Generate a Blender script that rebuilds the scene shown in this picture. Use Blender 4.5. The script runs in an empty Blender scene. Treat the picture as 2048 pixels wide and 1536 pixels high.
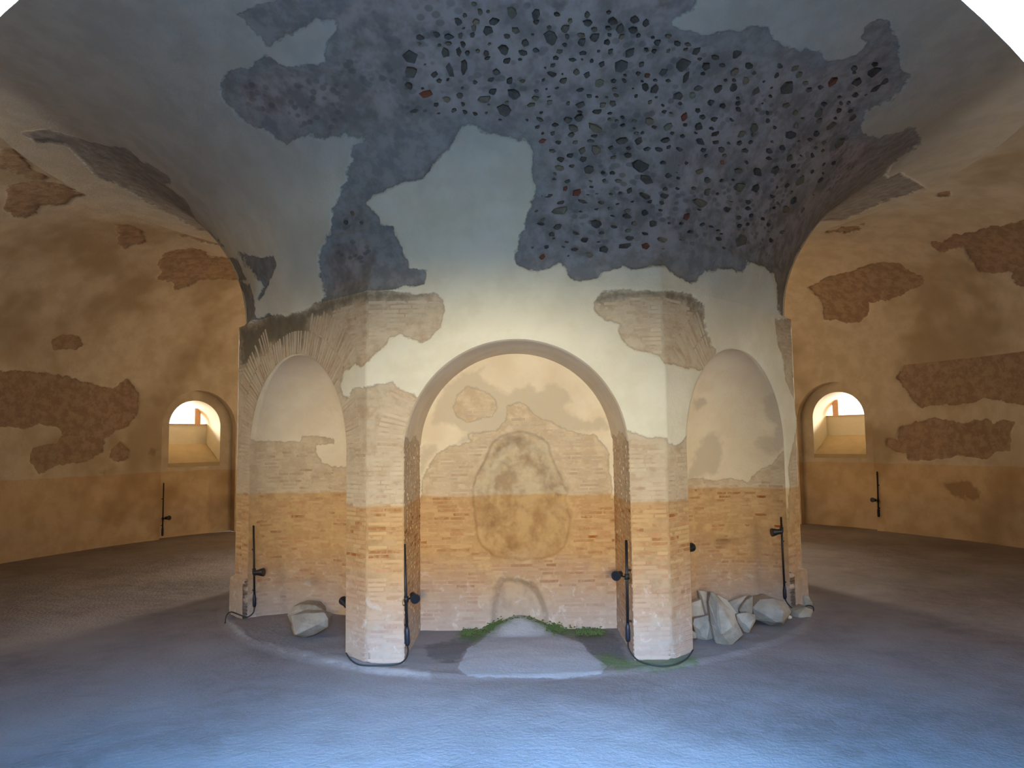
import bpy, bmesh, math, random
import numpy as np
from mathutils import Matrix, Vector

random.seed(7)
RNG = np.random.default_rng(7)
scene = bpy.context.scene
COL = scene.collection

# ------------------------------------------------------------------ camera
CAM_POS = np.array([0.0, -11.93, 2.40])
YAW, PITCH, ROLL, FPX = -0.0048, 0.0773, -0.0133, 1438.6
_cy, _sy, _cp, _sp = math.cos(YAW), math.sin(YAW), math.cos(PITCH), math.sin(PITCH)
FW = np.array([_sy * _cp, _cy * _cp, _sp])
_rt = np.array([_cy, -_sy, 0.0])
_up = np.cross(_rt, FW)
RT = _rt * math.cos(ROLL) + _up * math.sin(ROLL)
UP = -_rt * math.sin(ROLL) + _up * math.cos(ROLL)
cam_data = bpy.data.cameras.new('camera')
cam_data.sensor_width = 36.0
cam_data.lens = FPX / 2048 * 36.0
cam_data.clip_start = 0.02
cam_data.clip_end = 300
cam = bpy.data.objects.new('camera', cam_data)
COL.objects.link(cam)
M = Matrix.Identity(4)
for i in range(3):
    M[i][0], M[i][1], M[i][2], M[i][3] = RT[i], UP[i], -FW[i], CAM_POS[i]
cam.matrix_world = M
scene.camera = cam

# ------------------------------------------------------------------ world and daylight
world = bpy.data.worlds.new('world')
scene.world = world
world.use_nodes = True
bg = world.node_tree.nodes['Background']
bg.inputs[0].default_value = (0.80, 0.90, 1.0, 1)
bg.inputs[1].default_value = 3.0


def area(name, loc, target, sx, sy, watts, color, spread=180):
    l = bpy.data.lights.new(name, 'AREA')
    l.shape = 'RECTANGLE'
    l.size, l.size_y = sx, sy
    l.energy = watts
    l.color = color
    l.spread = math.radians(spread)
    o = bpy.data.objects.new(name, l)
    COL.objects.link(o)
    o.location = loc
    o.rotation_euler = (Vector(target) - Vector(loc)).to_track_quat('-Z', 'Y').to_euler()
    return o


# daylight that comes in through the arched doorway the photographer stands in
area('doorway_sunlit_wall_light', (0, -14.9, 2.71), (0, -4, 2.71), 1.6, 0.50, 990, (1.0, 0.91, 0.70))
area('doorway_sky_light', (0, -15.0, 5.2), (0, -6, 1.0), 10.0, 2.0, 44000, (0.12, 0.42, 1.0))
WINDOW_WATTS = 300
REAR_FILL_WATTS = 6000  # fill lamp added behind the pier to brighten the outer wall
SIDE_FILL_WATTS = 620  # fill lamps at the added windows, for the pier's side faces
WINDOW_COLOR = (1.0, 0.92, 0.80)

scene.view_settings.view_transform = 'Standard'
scene.view_settings.look = 'None'
scene.view_settings.exposure = 0.0
scene.view_settings.gamma = 1.0
scene.view_settings.use_curve_mapping = False
scene.cycles.max_bounces = 6
scene.cycles.diffuse_bounces = 4
scene.cycles.use_adaptive_sampling = True
scene.cycles.adaptive_threshold = 0.03
scene.cycles.sample_clamp_indirect = 4.0
scene.cycles.use_denoising = True

# ------------------------------------------------------------------ measures of the building (metres)
S = 3.3                                   # side of the octagonal pier
APO = S * 1.2071068                       # its apothem
NW, NZS, ND = 1.24, 2.28, 1.31            # niches: half width, springing height, depth of the flat one
ZI = 4.09                                 # top of the pier
RI, RO, ZSP, VH = 4.2, 11.07, 4.10, 2.78  # ring vault
RM, RW = (RI + RO) / 2, (RO - RI) / 2
ZTIDE = 1.69
WTH = math.radians(130.5)


def srgb(r, g, b):
    f = lambda c: (c / 255 / 12.92) if c <= 10 else ((c / 255 + 0.055) / 1.055) ** 2.4
    return (f(r), f(g), f(b), 1.0)


# ------------------------------------------------------------------ numpy helpers
def smooth(x, a, b):
    t = np.clip((x - a) / (b - a), 0, 1)
    return t * t * (3 - 2 * t)


_PERM = np.random.default_rng(3).random(1 << 16)


def vnoise(p):
    i = np.floor(p).astype(np.int64)
    f = p - i
    f = f * f * (3 - 2 * f)

    def h(ix, iy, iz):
        return _PERM[((ix * 73856093) ^ (iy * 19349663) ^ (iz * 83492791)) & 0xFFFF]
    out = 0
    for dx in (0, 1):
        for dy in (0, 1):
            for dz in (0, 1):
                w = (f[..., 0] if dx else 1 - f[..., 0]) * (f[..., 1] if dy else 1 - f[..., 1]) * (f[..., 2] if dz else 1 - f[..., 2])
                out = out + w * h(i[..., 0] + dx, i[..., 1] + dy, i[..., 2] + dz)
    return out


def fbm(p, s, o=3):
    t, a, n = 0.0, 0.5, 0.0
    for k in range(o):
        t = t + a * (vnoise(p * s + 17.3 * k) - 0.5)
        n += a
        a *= 0.5
        s *= 2.03
    return t / n


def project(P):
    d = P - CAM_POS
    z = d @ FW
    z = np.where(np.abs(z) < 1e-4, 1e-4, z)
    return np.stack([1024 + FPX * (d @ RT) / z, 768 - FPX * (d @ UP) / z], -1), z


def ray(px, py):
    d = FW + RT * (px - 1024) / FPX - UP * (py - 768) / FPX
    return d


def at_depth(px, py, depth):
    return CAM_POS + ray(px, py) * depth


def at_plane(px, py, n, c):
    d = ray(px, py)
    n = np.array(n, float)
    return CAM_POS + d * ((c - CAM_POS @ n) / (d @ n))


def at_floor(px, py, z=0.05):
    return at_plane(px, py, (0, 0, 1), z)


def poly_sd(Q, polys):
    """signed distance in picture units, positive inside any of the traced outlines"""
    best = np.full(len(Q), -1e3)
    for poly in polys:
        V = np.array(poly, float)
        lo, hi = V.min(0) - 60, V.max(0) + 60
        idx = np.where((Q[:, 0] > lo[0]) & (Q[:, 0] < hi[0]) & (Q[:, 1] > lo[1]) & (Q[:, 1] < hi[1]))[0]
        if len(idx) == 0:
            continue
        q = Q[idx]
        d2 = np.full(len(q), 1e9)
        ins = np.zeros(len(q), bool)
        for k in range(len(V)):
            A, B = V[k], V[(k + 1) % len(V)]
            e = B - A
            t = np.clip(((q - A) @ e) / max(e @ e, 1e-9), 0, 1)
            dd = q - A - t[:, None] * e
            d2 = np.minimum(d2, (dd * dd).sum(1))
            c = (A[1] > q[:, 1]) != (B[1] > q[:, 1])
            xi = A[0] + (q[:, 1] - A[1]) / (e[1] if abs(e[1]) > 1e-9 else 1e-9) * e[0]
            ins ^= c & (q[:, 0] < xi)
        sd = np.sqrt(d2) * np.where(ins, 1, -1)
        best[idx] = np.maximum(best[idx], sd)
    return np.maximum(best, -60)


def mask(P, polys, N=None, wob=0.05):
    """the outlines carried onto the surface points P, in metres, with ragged edges"""
    Q, z = project(P)
    sd = poly_sd(Q, polys) * np.maximum(z, 0.3) / FPX
    sd = np.where(z > 0.3, sd, -1.0)
    if N is not None:
        sd = np.where(((CAM_POS - P) * N).sum(1) > 0, sd, -1.0)
    return sd + wob * (fbm(P, 5.0, 2) * 0.9 + fbm(P, 18.0, 2) * 0.45)


def new_obj(name, me, mat=None, parent=None):
    o = bpy.data.objects.new(name, me)
    COL.objects.link(o)
    if mat is not None and not me.materials:
        me.materials.append(mat)
    if parent is not None:
        o.parent = parent
    return o


def mesh_np(name, V, F, attrs=None, shade=True):
    """F: (n,4) or (n,3) index array"""
    me = bpy.data.meshes.new(name)
    V = np.asarray(V, np.float32)
    F = np.asarray(F, np.int32)
    n, k = F.shape
    me.vertices.add(len(V))
    me.vertices.foreach_set('co', V.ravel())
    me.loops.add(n * k)
    me.loops.foreach_set('vertex_index', F.ravel())
    me.polygons.add(n)
    me.polygons.foreach_set('loop_start', np.arange(n, dtype=np.int32) * k)
    me.polygons.foreach_set('loop_total', np.full(n, k, np.int32))
    me.polygons.foreach_set('use_smooth', np.full(n, bool(shade)))
    for an, av in (attrs or {}).items():
        a = me.attributes.new(an, 'FLOAT', 'POINT')
        a.data.foreach_set('value', np.asarray(av, np.float32))
    me.update(calc_edges=True)
    me.validate()
    return me


def grid_faces(nu, nv, flip=False):
    i = np.arange(nu - 1)[:, None] * nv + np.arange(nv - 1)[None, :]
    f = np.stack([i, i + nv, i + nv + 1, i + 1], -1).reshape(-1, 4)
    return f[:, ::-1] if flip else f


class Arch:
    """arched opening: centre u0, half width w, springing zs, foot zb"""

    def __init__(s, u0, w, zs, zb=-1.0):
        s.u0, s.w, s.zs, s.zb = u0, w, zs, zb

    def inside(s, u, z):
        x = u - s.u0
        return (z > s.zb) & np.where(z < s.zs, np.abs(x) < s.w, x * x + (z - s.zs) ** 2 < s.w ** 2)

    def dist(s, u, z):
        """distance from the outline, positive outside"""
        x = u - s.u0
        d = np.where(z < s.zs, np.abs(x) - s.w, np.sqrt(x * x + (z - s.zs) ** 2) - s.w)
        return np.maximum(d, s.zb - z)

    def snap(s, u, z):
        x = u - s.u0
        r = np.maximum(np.sqrt(x * x + (z - s.zs) ** 2), 1e-6)
        up = z >= s.zs
        su = np.where(up, x / r * s.w, np.where(x > 0, s.w, -s.w))
        sz = np.where(up, s.zs + (z - s.zs) / r * s.w, z)
        low = (~up) & (np.abs(z - s.zb) < np.abs(np.abs(x) - s.w)) & (np.abs(x) < s.w)
        su = np.where(low, x, su)
        sz = np.where(low, s.zb, np.maximum(sz, s.zb))
        return su + s.u0, sz

    def outline(s, n=140, base=None):
        zb = s.zb if base is None else base
        L1 = s.zs - zb
        tot = 2 * L1 + math.pi * s.w
        out = []
        for k in range(n + 1):
            t = tot * k / n
            if t < L1:
                out.append((-s.w, zb + t))
            elif t > tot - L1:
                out.append((s.w, zb + tot - t))
            else:
                a = math.pi - (t - L1) / s.w
                out.append((s.w * math.cos(a), s.zs + s.w * math.sin(a)))
        o = np.array(out)
        o[:, 0] += s.u0
        return o


def holed_grid(us, zs, holes):
    """grid in (u,z) with arched holes; rim vertices are moved onto the outline"""
    U, Z = np.meshgrid(us, zs, indexing='ij')
    U, Z = U.ravel().copy(), Z.ravel().copy()
    F = grid_faces(len(us), len(zs))
    for h in holes:
        cu, cz = U[F].mean(1), Z[F].mean(1)
        dele = h.inside(cu, cz)
        a = np.zeros(len(U), bool)
        b = np.zeros(len(U), bool)
        a[F[dele].ravel()] = True
        b[F[~dele].ravel()] = True
        rim = np.where(a & b)[0]
        if len(rim):
            U[rim], Z[rim] = h.snap(U[rim], Z[rim])
        F = F[~dele]
    used = np.zeros(len(U), bool)
    used[F.ravel()] = True
    remap = np.cumsum(used) - 1
    return U[used], Z[used], remap[F]


# ------------------------------------------------------------------ the outlines of lost plaster and stains, traced on the surfaces
CEIL_BARE = [[(480, 30), (500, 60), (540, 88), (562, 78), (600, 60), (633, 41), (668, 46), (672, 62), (655, 95), (655, 125), (640, 130),
              (560, 128), (552, 125), (530, 108), (510, 118), (505, 135), (455, 140), (446, 175), (455, 205), (480, 235), (530, 262),
              (580, 282), (600, 275), (640, 275), (660, 268), (690, 272), (730, 275), (732, 288), (708, 292), (700, 340), (704, 360),
              (680, 385), (668, 420), (662, 480), (640, 510), (642, 560), (650, 600), (690, 592), (760, 584), (845, 565), (850, 540),
              (822, 535), (810, 500), (790, 470), (785, 455), (762, 450), (735, 415), (732, 405), (745, 392), (770, 380), (800, 370),
              (845, 350), (870, 325), (895, 300), (905, 280), (915, 252), (935, 248), (965, 262), (1010, 270), (1045, 280), (1060, 300),
              (1065, 350), (1070, 370), (1060, 400), (1055, 440), (1040, 490), (1030, 510), (1030, 525), (1050, 540), (1075, 543),
              (1105, 530), (1125, 525), (1140, 560), (1160, 563), (1195, 558), (1200, 540), (1260, 540), (1310, 530), (1330, 528),
              (1360, 555), (1390, 565), (1410, 540), (1440, 535), (1485, 542), (1498, 525), (1530, 530), (1548, 550), (1556, 600),
              (1562, 640), (1575, 640), (1600, 500), (1680, 445), (1760, 405), (1830, 385), (1770, 350), (1785, 325), (1810, 300),
              (1840, 285), (1830, 252), (1800, 262), (1760, 275), (1735, 270), (1720, 255), (1735, 222), (1770, 205), (1800, 185),
              (1815, 150), (1800, 140), (1795, 80), (1780, 45), (1760, 40), (1730, 55), (1722, 75), (1735, 82), (1710, 110), (1650, 120),
              (1640, 100), (1610, 100), (1600, 110), (1575, 90), (1545, 75), (1540, 50), (1500, 42), (1480, 55), (1440, 60), (1410, 66),
              (1365, 62), (1345, 48), (1380, 20), (1395, 0), (1395, -60), (560, -60), (555, 0), (505, 15)],
             [(484, 505), (520, 515), (550, 512), (558, 530), (540, 560), (533, 590), (518, 600), (525, 575), (510, 545), (492, 530)],
             [(480, 560), (500, 570), (512, 600), (510, 640), (490, 650)]]
# the hard inner concrete core (under the first coats)
CEIL_CORE = [[(655, 30), (700, 0), (700, -60), (1390, -60), (1375, 20), (1340, 60), (1400, 90), (1500, 110), (1640, 130), (1720, 130),
              (1790, 60), (1790, 170), (1725, 225), (1705, 270), (1760, 290), (1740, 340), (1640, 420), (1590, 480), (1565, 540),
              (1490, 515), (1430, 500), (1395, 490), (1340, 520), (1290, 530), (1200, 525), (1140, 500), (1100, 520), (1045, 520),
              (1058, 440), (1110, 380), (1085, 300), (1060, 265), (1000, 252), (930, 235), (860, 245), (760, 262), (690, 258),
              (600, 265), (560, 250), (480, 215), (470, 160), (560, 140), (660, 140), (690, 90)],
             [(672, 440), (690, 405), (720, 420), (735, 450), (700, 462), (670, 470)],
             [(645, 520), (665, 490), (720, 470), (745, 500), (740, 560), (660, 590)]]
CEIL_STONES = [(790, 150), (830, 60), (900, 20), (1000, 5), (1250, 20), (1340, 70), (1500, 110), (1640, 140), (1770, 120), (1780, 170),
               (1720, 220), (1690, 300), (1630, 400), (1580, 460), (1550, 515), (1490, 505), (1430, 490), (1395, 478), (1330, 505),
               (1290, 522), (1200, 518), (1060, 520), (1055, 440), (1085, 380), (1075, 290), (1040, 255), (930, 235), (880, 235), (820, 232)]
HAUNCH_BARE = [[(0, 298), (30, 300), (60, 330), (65, 345), (90, 355), (85, 362), (45, 350), (0, 335)],
               [(10, 380), (35, 365), (70, 362), (120, 368), (150, 380), (165, 388), (150, 395), (130, 408), (100, 410), (78, 410),
                (75, 430), (45, 440), (20, 430), (5, 415), (15, 395)],
               [(230, 450), (250, 447), (275, 460), (295, 480), (285, 490), (250, 495), (235, 488), (238, 470)],
               [(315, 520), (340, 503), (380, 497), (412, 502), (410, 512), (440, 516), (475, 517), (495, 560), (440, 560), (395, 562),
                (375, 575), (352, 578), (345, 565), (315, 558), (325, 545)],
               [(362, 470), (400, 463), (420, 470), (450, 492), (405, 485), (380, 477)],
               [(102, 680), (125, 670), (155, 672), (165, 685), (160, 700), (110, 700)],
               [(48, 265), (80, 258), (140, 268), (180, 285), (250, 295), (290, 325), (340, 350), (345, 362), (325, 365), (370, 395),
                (395, 440), (440, 480), (440, 490), (390, 455), (350, 432), (280, 395), (230, 365), (195, 350), (165, 320), (130, 285), (70, 280)],
               [(1617, 575), (1655, 555), (1700, 545), (1735, 530), (1785, 523), (1800, 530), (1850, 560), (1848, 570), (1820, 580),
                (1790, 597), (1738, 605), (1737, 625), (1715, 647), (1695, 648), (1650, 637), (1643, 615), (1640, 600), (1625, 583)],
               [(1865, 487), (1890, 480), (1915, 470), (1950, 465), (1990, 450), (2060, 440), (2060, 582), (2032, 572), (2020, 545),
                (1985, 548), (1955, 540), (1938, 515), (1930, 495), (1905, 498), (1875, 503)],
               [(1655, 465), (1690, 455), (1730, 448), (1715, 462), (1680, 467)],
               [(1867, 390), (1900, 384), (1890, 392), (1875, 394)],
               [(1640, 450), (1700, 405), (1760, 360), (1800, 345), (1850, 375), (1763, 400), (1714, 418), (1676, 436)]]
WALL_BARE = [[(-20, 741), (60, 742), (130, 752), (195, 770), (225, 778), (240, 768), (255, 757), (268, 770), (278, 785), (275, 830),
              (260, 850), (230, 862), (210, 880), (203, 893), (210, 905), (200, 910), (160, 925), (110, 932), (80, 946), (60, 925),
              (65, 895), (115, 888), (130, 870), (120, 855), (80, 850), (45, 858), (-20, 852)],
             [(240, 887), (260, 900), (255, 920), (235, 923), (218, 915), (222, 898)],
             [(1793, 755), (1815, 718), (1885, 712), (1888, 700), (1905, 690), (1985, 670), (2000, 663), (2060, 670), (2060, 808),
              (2010, 805), (1980, 795), (1965, 792), (1945, 805), (1915, 808), (1860, 810), (1840, 818), (1825, 805), (1818, 790)],
             [(1770, 875), (1795, 880), (1800, 855), (1830, 843), (1870, 835), (1920, 845), (1975, 840), (1985, 850), (2010, 838),
              (2030, 843), (2020, 865), (2020, 900), (1990, 908), (1970, 920), (1920, 910), (1880, 918), (1815, 920), (1812, 905),
              (1790, 903), (1772, 890)]]
WALL_STAIN = [[(1883, 965), (1940, 960), (1965, 985), (1965, 1005), (1900, 990)], [(300, 897), (314, 900), (310, 912), (298, 908)],
              [(200, 945), (214, 942), (210, 952)]]
PIER_BARE = [[(400, 650), (500, 648), (540, 628), (575, 632), (610, 622), (650, 600), (690, 588), (760, 580), (830, 590), (868, 587),
              (885, 600), (888, 622), (880, 655), (862, 675), (845, 685), (825, 680), (800, 668), (780, 675), (768, 692), (745, 712),
              (727, 733), (712, 727), (686, 742), (682, 770), (688, 790), (698, 795), (712, 775), (727, 775), (752, 768), (785, 763),
              (800, 776), (826, 787), (850, 800), (850, 1400), (400, 1400)],
             [(1187, 605), (1205, 583), (1250, 580), (1330, 583), (1380, 590), (1405, 610), (1408, 650), (1420, 690), (1432, 705),
              (1410, 740), (1372, 737), (1345, 728), (1328, 728), (1320, 712), (1300, 705), (1270, 700), (1250, 690), (1240, 675),
              (1235, 660), (1240, 650), (1210, 640), (1190, 622)],
             [(1200, 850), (1252, 860), (1275, 868), (1305, 875), (1331, 876), (1335, 884), (1345, 890), (1358, 890), (1368, 875),
              (1400, 860), (1400, 1400), (1200, 1400)],
             [(1549, 640), (1553, 690), (1565, 720), (1572, 765), (1588, 800), (1592, 850), (1585, 890), (1577, 930), (1570, 1400),
              (1660, 1400), (1660, 630)]]
# soot and lichen above the patches on the pier
PIER_SOOT = [[(500, 655), (540, 628), (610, 622), (650, 600), (690, 588), (760, 580), (850, 590), (800, 600), (720, 600), (660, 625),
              (625, 640), (610, 690), (590, 700), (570, 690), (540, 690), (480, 740), (476, 650)],
             [(1187, 605), (1205, 583), (1250, 580), (1330, 583), (1380, 590), (1405, 610), (1412, 690), (1398, 640), (1370, 605), (1320, 592), (1240, 595)]]
NICHE_BARE = [[(843, 1000), (845, 960), (860, 930), (875, 905), (900, 893), (945, 885), (935, 868), (990, 862), (1005, 850), (1014, 840),
               (1015, 812), (1040, 806), (1055, 812), (1068, 830), (1085, 838), (1105, 845), (1150, 865), (1190, 870), (1215, 900),
               (1222, 960), (1220, 1000), (1240, 1000), (1240, 1320), (820, 1320), (820, 1000)],
              [(905, 815), (915, 788), (935, 773), (965, 778), (990, 795), (996, 815), (985, 832), (960, 838), (935, 845), (915, 835)]]
NICHE_STAIN = [[(865, 815), (880, 790), (890, 765), (925, 745), (975, 730), (960, 748), (990, 770), (1010, 785), (1060, 765), (1075, 780),
                (1105, 762), (1140, 785), (1145, 805), (1125, 815), (1170, 840), (1215, 830), (1222, 860), (1150, 868), (1000, 865),
                (900, 896), (930, 870), (905, 850), (862, 850)], [(840, 895), (870, 890), (880, 900), (850, 930), (840, 960)]]
NICHE_HOLE = [[(945, 985), (950, 960), (965, 925), (980, 890), (1000, 870), (1035, 862), (1070, 868), (1095, 885), (1110, 930),
               (1125, 960), (1135, 985), (1140, 1050), (1130, 1095), (1100, 1118), (1040, 1122), (985, 1115), (955, 1085), (948, 1040)]]
NICHE_LOW = [[(985, 1175), (1000, 1158), (1030, 1152), (1065, 1165), (1085, 1185), (1100, 1235), (1100, 1270), (980, 1270), (980, 1230)]]
LAPSE_BARE = [[(480, 880), (560, 884), (600, 885), (605, 873), (640, 873), (668, 880), (665, 886), (632, 890), (632, 905), (645, 925),
               (665, 932), (690, 935), (720, 935), (720, 1400), (480, 1400)]]
LAPSE_STAIN = [[(585, 965), (612, 965), (610, 990), (600, 1010), (585, 995)]]
RAPSE_BARE = [[(1360, 965), (1395, 957), (1425, 962), (1460, 958), (1495, 965), (1515, 945), (1545, 930), (1565, 905), (1590, 890),
               (1600, 1400), (1360, 1400)]]
RAPSE_STAIN = [[(1375, 945), (1390, 900), (1410, 870), (1425, 858), (1440, 870), (1445, 905), (1435, 945), (1400, 957), (1375, 960)],
               [(1530, 785), (1550, 785), (1565, 800), (1575, 830), (1582, 880), (1560, 905), (1540, 910), (1515, 900), (1505, 885),
                (1520, 870), (1545, 870), (1550, 850), (1535, 845), (1530, 820)],
               [(1385, 800), (1410, 790), (1415, 805), (1390, 825)]]
FLOOR_PATCH = [[(920, 1325), (935, 1300), (970, 1275), (985, 1262), (1035, 1252), (1090, 1262), (1130, 1275), (1165, 1290), (1180, 1310),
                (1215, 1335), (1200, 1350), (1130, 1357), (1000, 1357), (935, 1355), (915, 1340)]]
FLOOR_WET = [[(850, 1295), (880, 1285), (930, 1278), (975, 1265), (935, 1300), (920, 1325), (900, 1330), (855, 1320)],
             [(1130, 1272), (1230, 1265), (1260, 1330), (1215, 1335), (1180, 1310), (1165, 1290)]]
FLOOR_GREEN = [[(920, 1262), (985, 1250), (1035, 1235), (1090, 1250), (1130, 1256), (1215, 1262), (1215, 1275), (1140, 1277), (1100, 1270),
                (1035, 1258), (985, 1270), (950, 1290), (920, 1280)],
               [(1190, 1310), (1260, 1318), (1340, 1325), (1395, 1310), (1395, 1330), (1330, 1345), (1240, 1345), (1205, 1335)]]
KERB_LIGHT = [[(520, 1285), (590, 1303), (660, 1310), (715, 1325), (780, 1338), (860, 1345), (860, 1360), (740, 1345), (640, 1325), (560, 1305)],
              [(452, 1240), (470, 1250), (500, 1278), (520, 1290), (480, 1275), (455, 1250)]]

# ------------------------------------------------------------------ materials


class NT:
    def __init__(s, name):
        s.m = bpy.data.materials.new(name)
        s.m.use_nodes = True
        s.t = s.m.node_tree
        s.bsdf = s.t.nodes['Principled BSDF']
        s.geo = s.t.nodes.new('ShaderNodeNewGeometry')
        s.pos = s.geo.outputs['Position']

    def set(s, sock, v):
        if hasattr(v, 'is_linked'):
            s.t.links.new(v, sock)
        else:
            sock.default_value = v

    def math(s, op, a, b=0.0, clamp=False):
        n = s.t.nodes.new('ShaderNodeMath')
        n.operation = op
        n.use_clamp = clamp
        s.set(n.inputs[0], a)
        s.set(n.inputs[1], b)
        return n.outputs[0]

    def mix(s, f, a, b, mode='MIX'):
        n = s.t.nodes.new('ShaderNodeMix')
        n.data_type = 'RGBA'
        n.blend_type = mode
        n.clamp_factor = True
        s.set(n.inputs[0], f)
        s.set(n.inputs[6], a)
        s.set(n.inputs[7], b)
        return n.outputs[2]

    def noise(s, scale, detail=3, rough=0.55, vec=None, dist=0.0):
        n = s.t.nodes.new('ShaderNodeTexNoise')
        n.inputs['Scale'].default_value = scale
        n.inputs['Detail'].default_value = min(detail, 3)
        n.inputs['Roughness'].default_value = rough
        n.inputs['Distortion'].default_value = dist
        s.set(n.inputs['Vector'], vec if vec is not None else s.pos)
        return n.outputs['Fac']

    def rng(s, v, a, b, c=0.0, d=1.0, kind='SMOOTHSTEP'):
        n = s.t.nodes.new('ShaderNodeMapRange')
        n.interpolation_type = kind
        s.set(n.inputs[0], v)
        for k, x in zip((1, 2, 3, 4), (a, b, c, d)):
            n.inputs[k].default_value = x
        return n.outputs[0]

    def attr(s, name):
        n = s.t.nodes.new('ShaderNodeAttribute')
        n.attribute_name = name
        return n.outputs['Fac']

    def scaled(s, x, y, z):
        n = s.t.nodes.new('ShaderNodeVectorMath')
        n.operation = 'MULTIPLY'
        s.t.links.new(s.pos, n.inputs[0])
        n.inputs[1].default_value = (x, y, z)
        return n.outputs[0]

    def z(s):
        n = s.t.nodes.new('ShaderNodeSeparateXYZ')
        s.t.links.new(s.pos, n.inputs[0])
        return n.outputs[2]

    def bump(s, h, strength, dist):
        n = s.t.nodes.new('ShaderNodeBump')
        n.inputs['Strength'].default_value = strength
        n.inputs['Distance'].default_value = dist
        s.t.links.new(h, n.inputs['Height'])
        s.t.links.new(n.outputs[0], s.bsdf.inputs['Normal'])

    def finish(s, col, rough=0.92, spec=0.15):
        s.set(s.bsdf.inputs['Base Color'], col)
        s.set(s.bsdf.inputs['Roughness'], rough)
        s.bsdf.inputs['Specular IOR Level'].default_value = spec
        return s.m


def tide(t, col, amount=1.0, pale=0.5):
    """the old flood mark: ochre below a level line, greyer and salt-bloomed near the ground"""
    z = t.z()
    wob = t.math('MULTIPLY', t.math('SUBTRACT', t.noise(2.2, 3), 0.5), 0.10)
    zz = t.math('ADD', z, wob)
    below = t.rng(zz, ZTIDE + 0.012, ZTIDE - 0.012, kind='LINEAR')
    low = t.rng(t.math('ADD', z, t.math('MULTIPLY', t.math('SUBTRACT', t.noise(1.6, 4), 0.5), 0.9)), 1.15, 0.55)
    ochre = t.mix(below, (1, 1, 1, 1), t.mix(low, (0.94, 0.76, 0.55, 1), (0.84, 0.71, 0.62, 1)))
    c = t.mix(amount, col, t.mix(1.0, col, ochre, 'MULTIPLY'))
    wash = t.rng(t.math('ADD', z, t.math('MULTIPLY', t.math('SUBTRACT', t.noise(3.0, 3), 0.5), 0.5)), 0.75, 0.15)
    c = t.mix(t.math('MULTIPLY', wash, pale), c, srgb(164, 154, 146))
    bloom = t.math('MULTIPLY', t.rng(t.noise(7.0, 5, 0.7, dist=0.6), 0.56, 0.70), t.rng(z, 1.1, 0.7))
    return t.mix(t.math('MULTIPLY', bloom, pale * 0.8), c, srgb(212, 198, 184))


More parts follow.
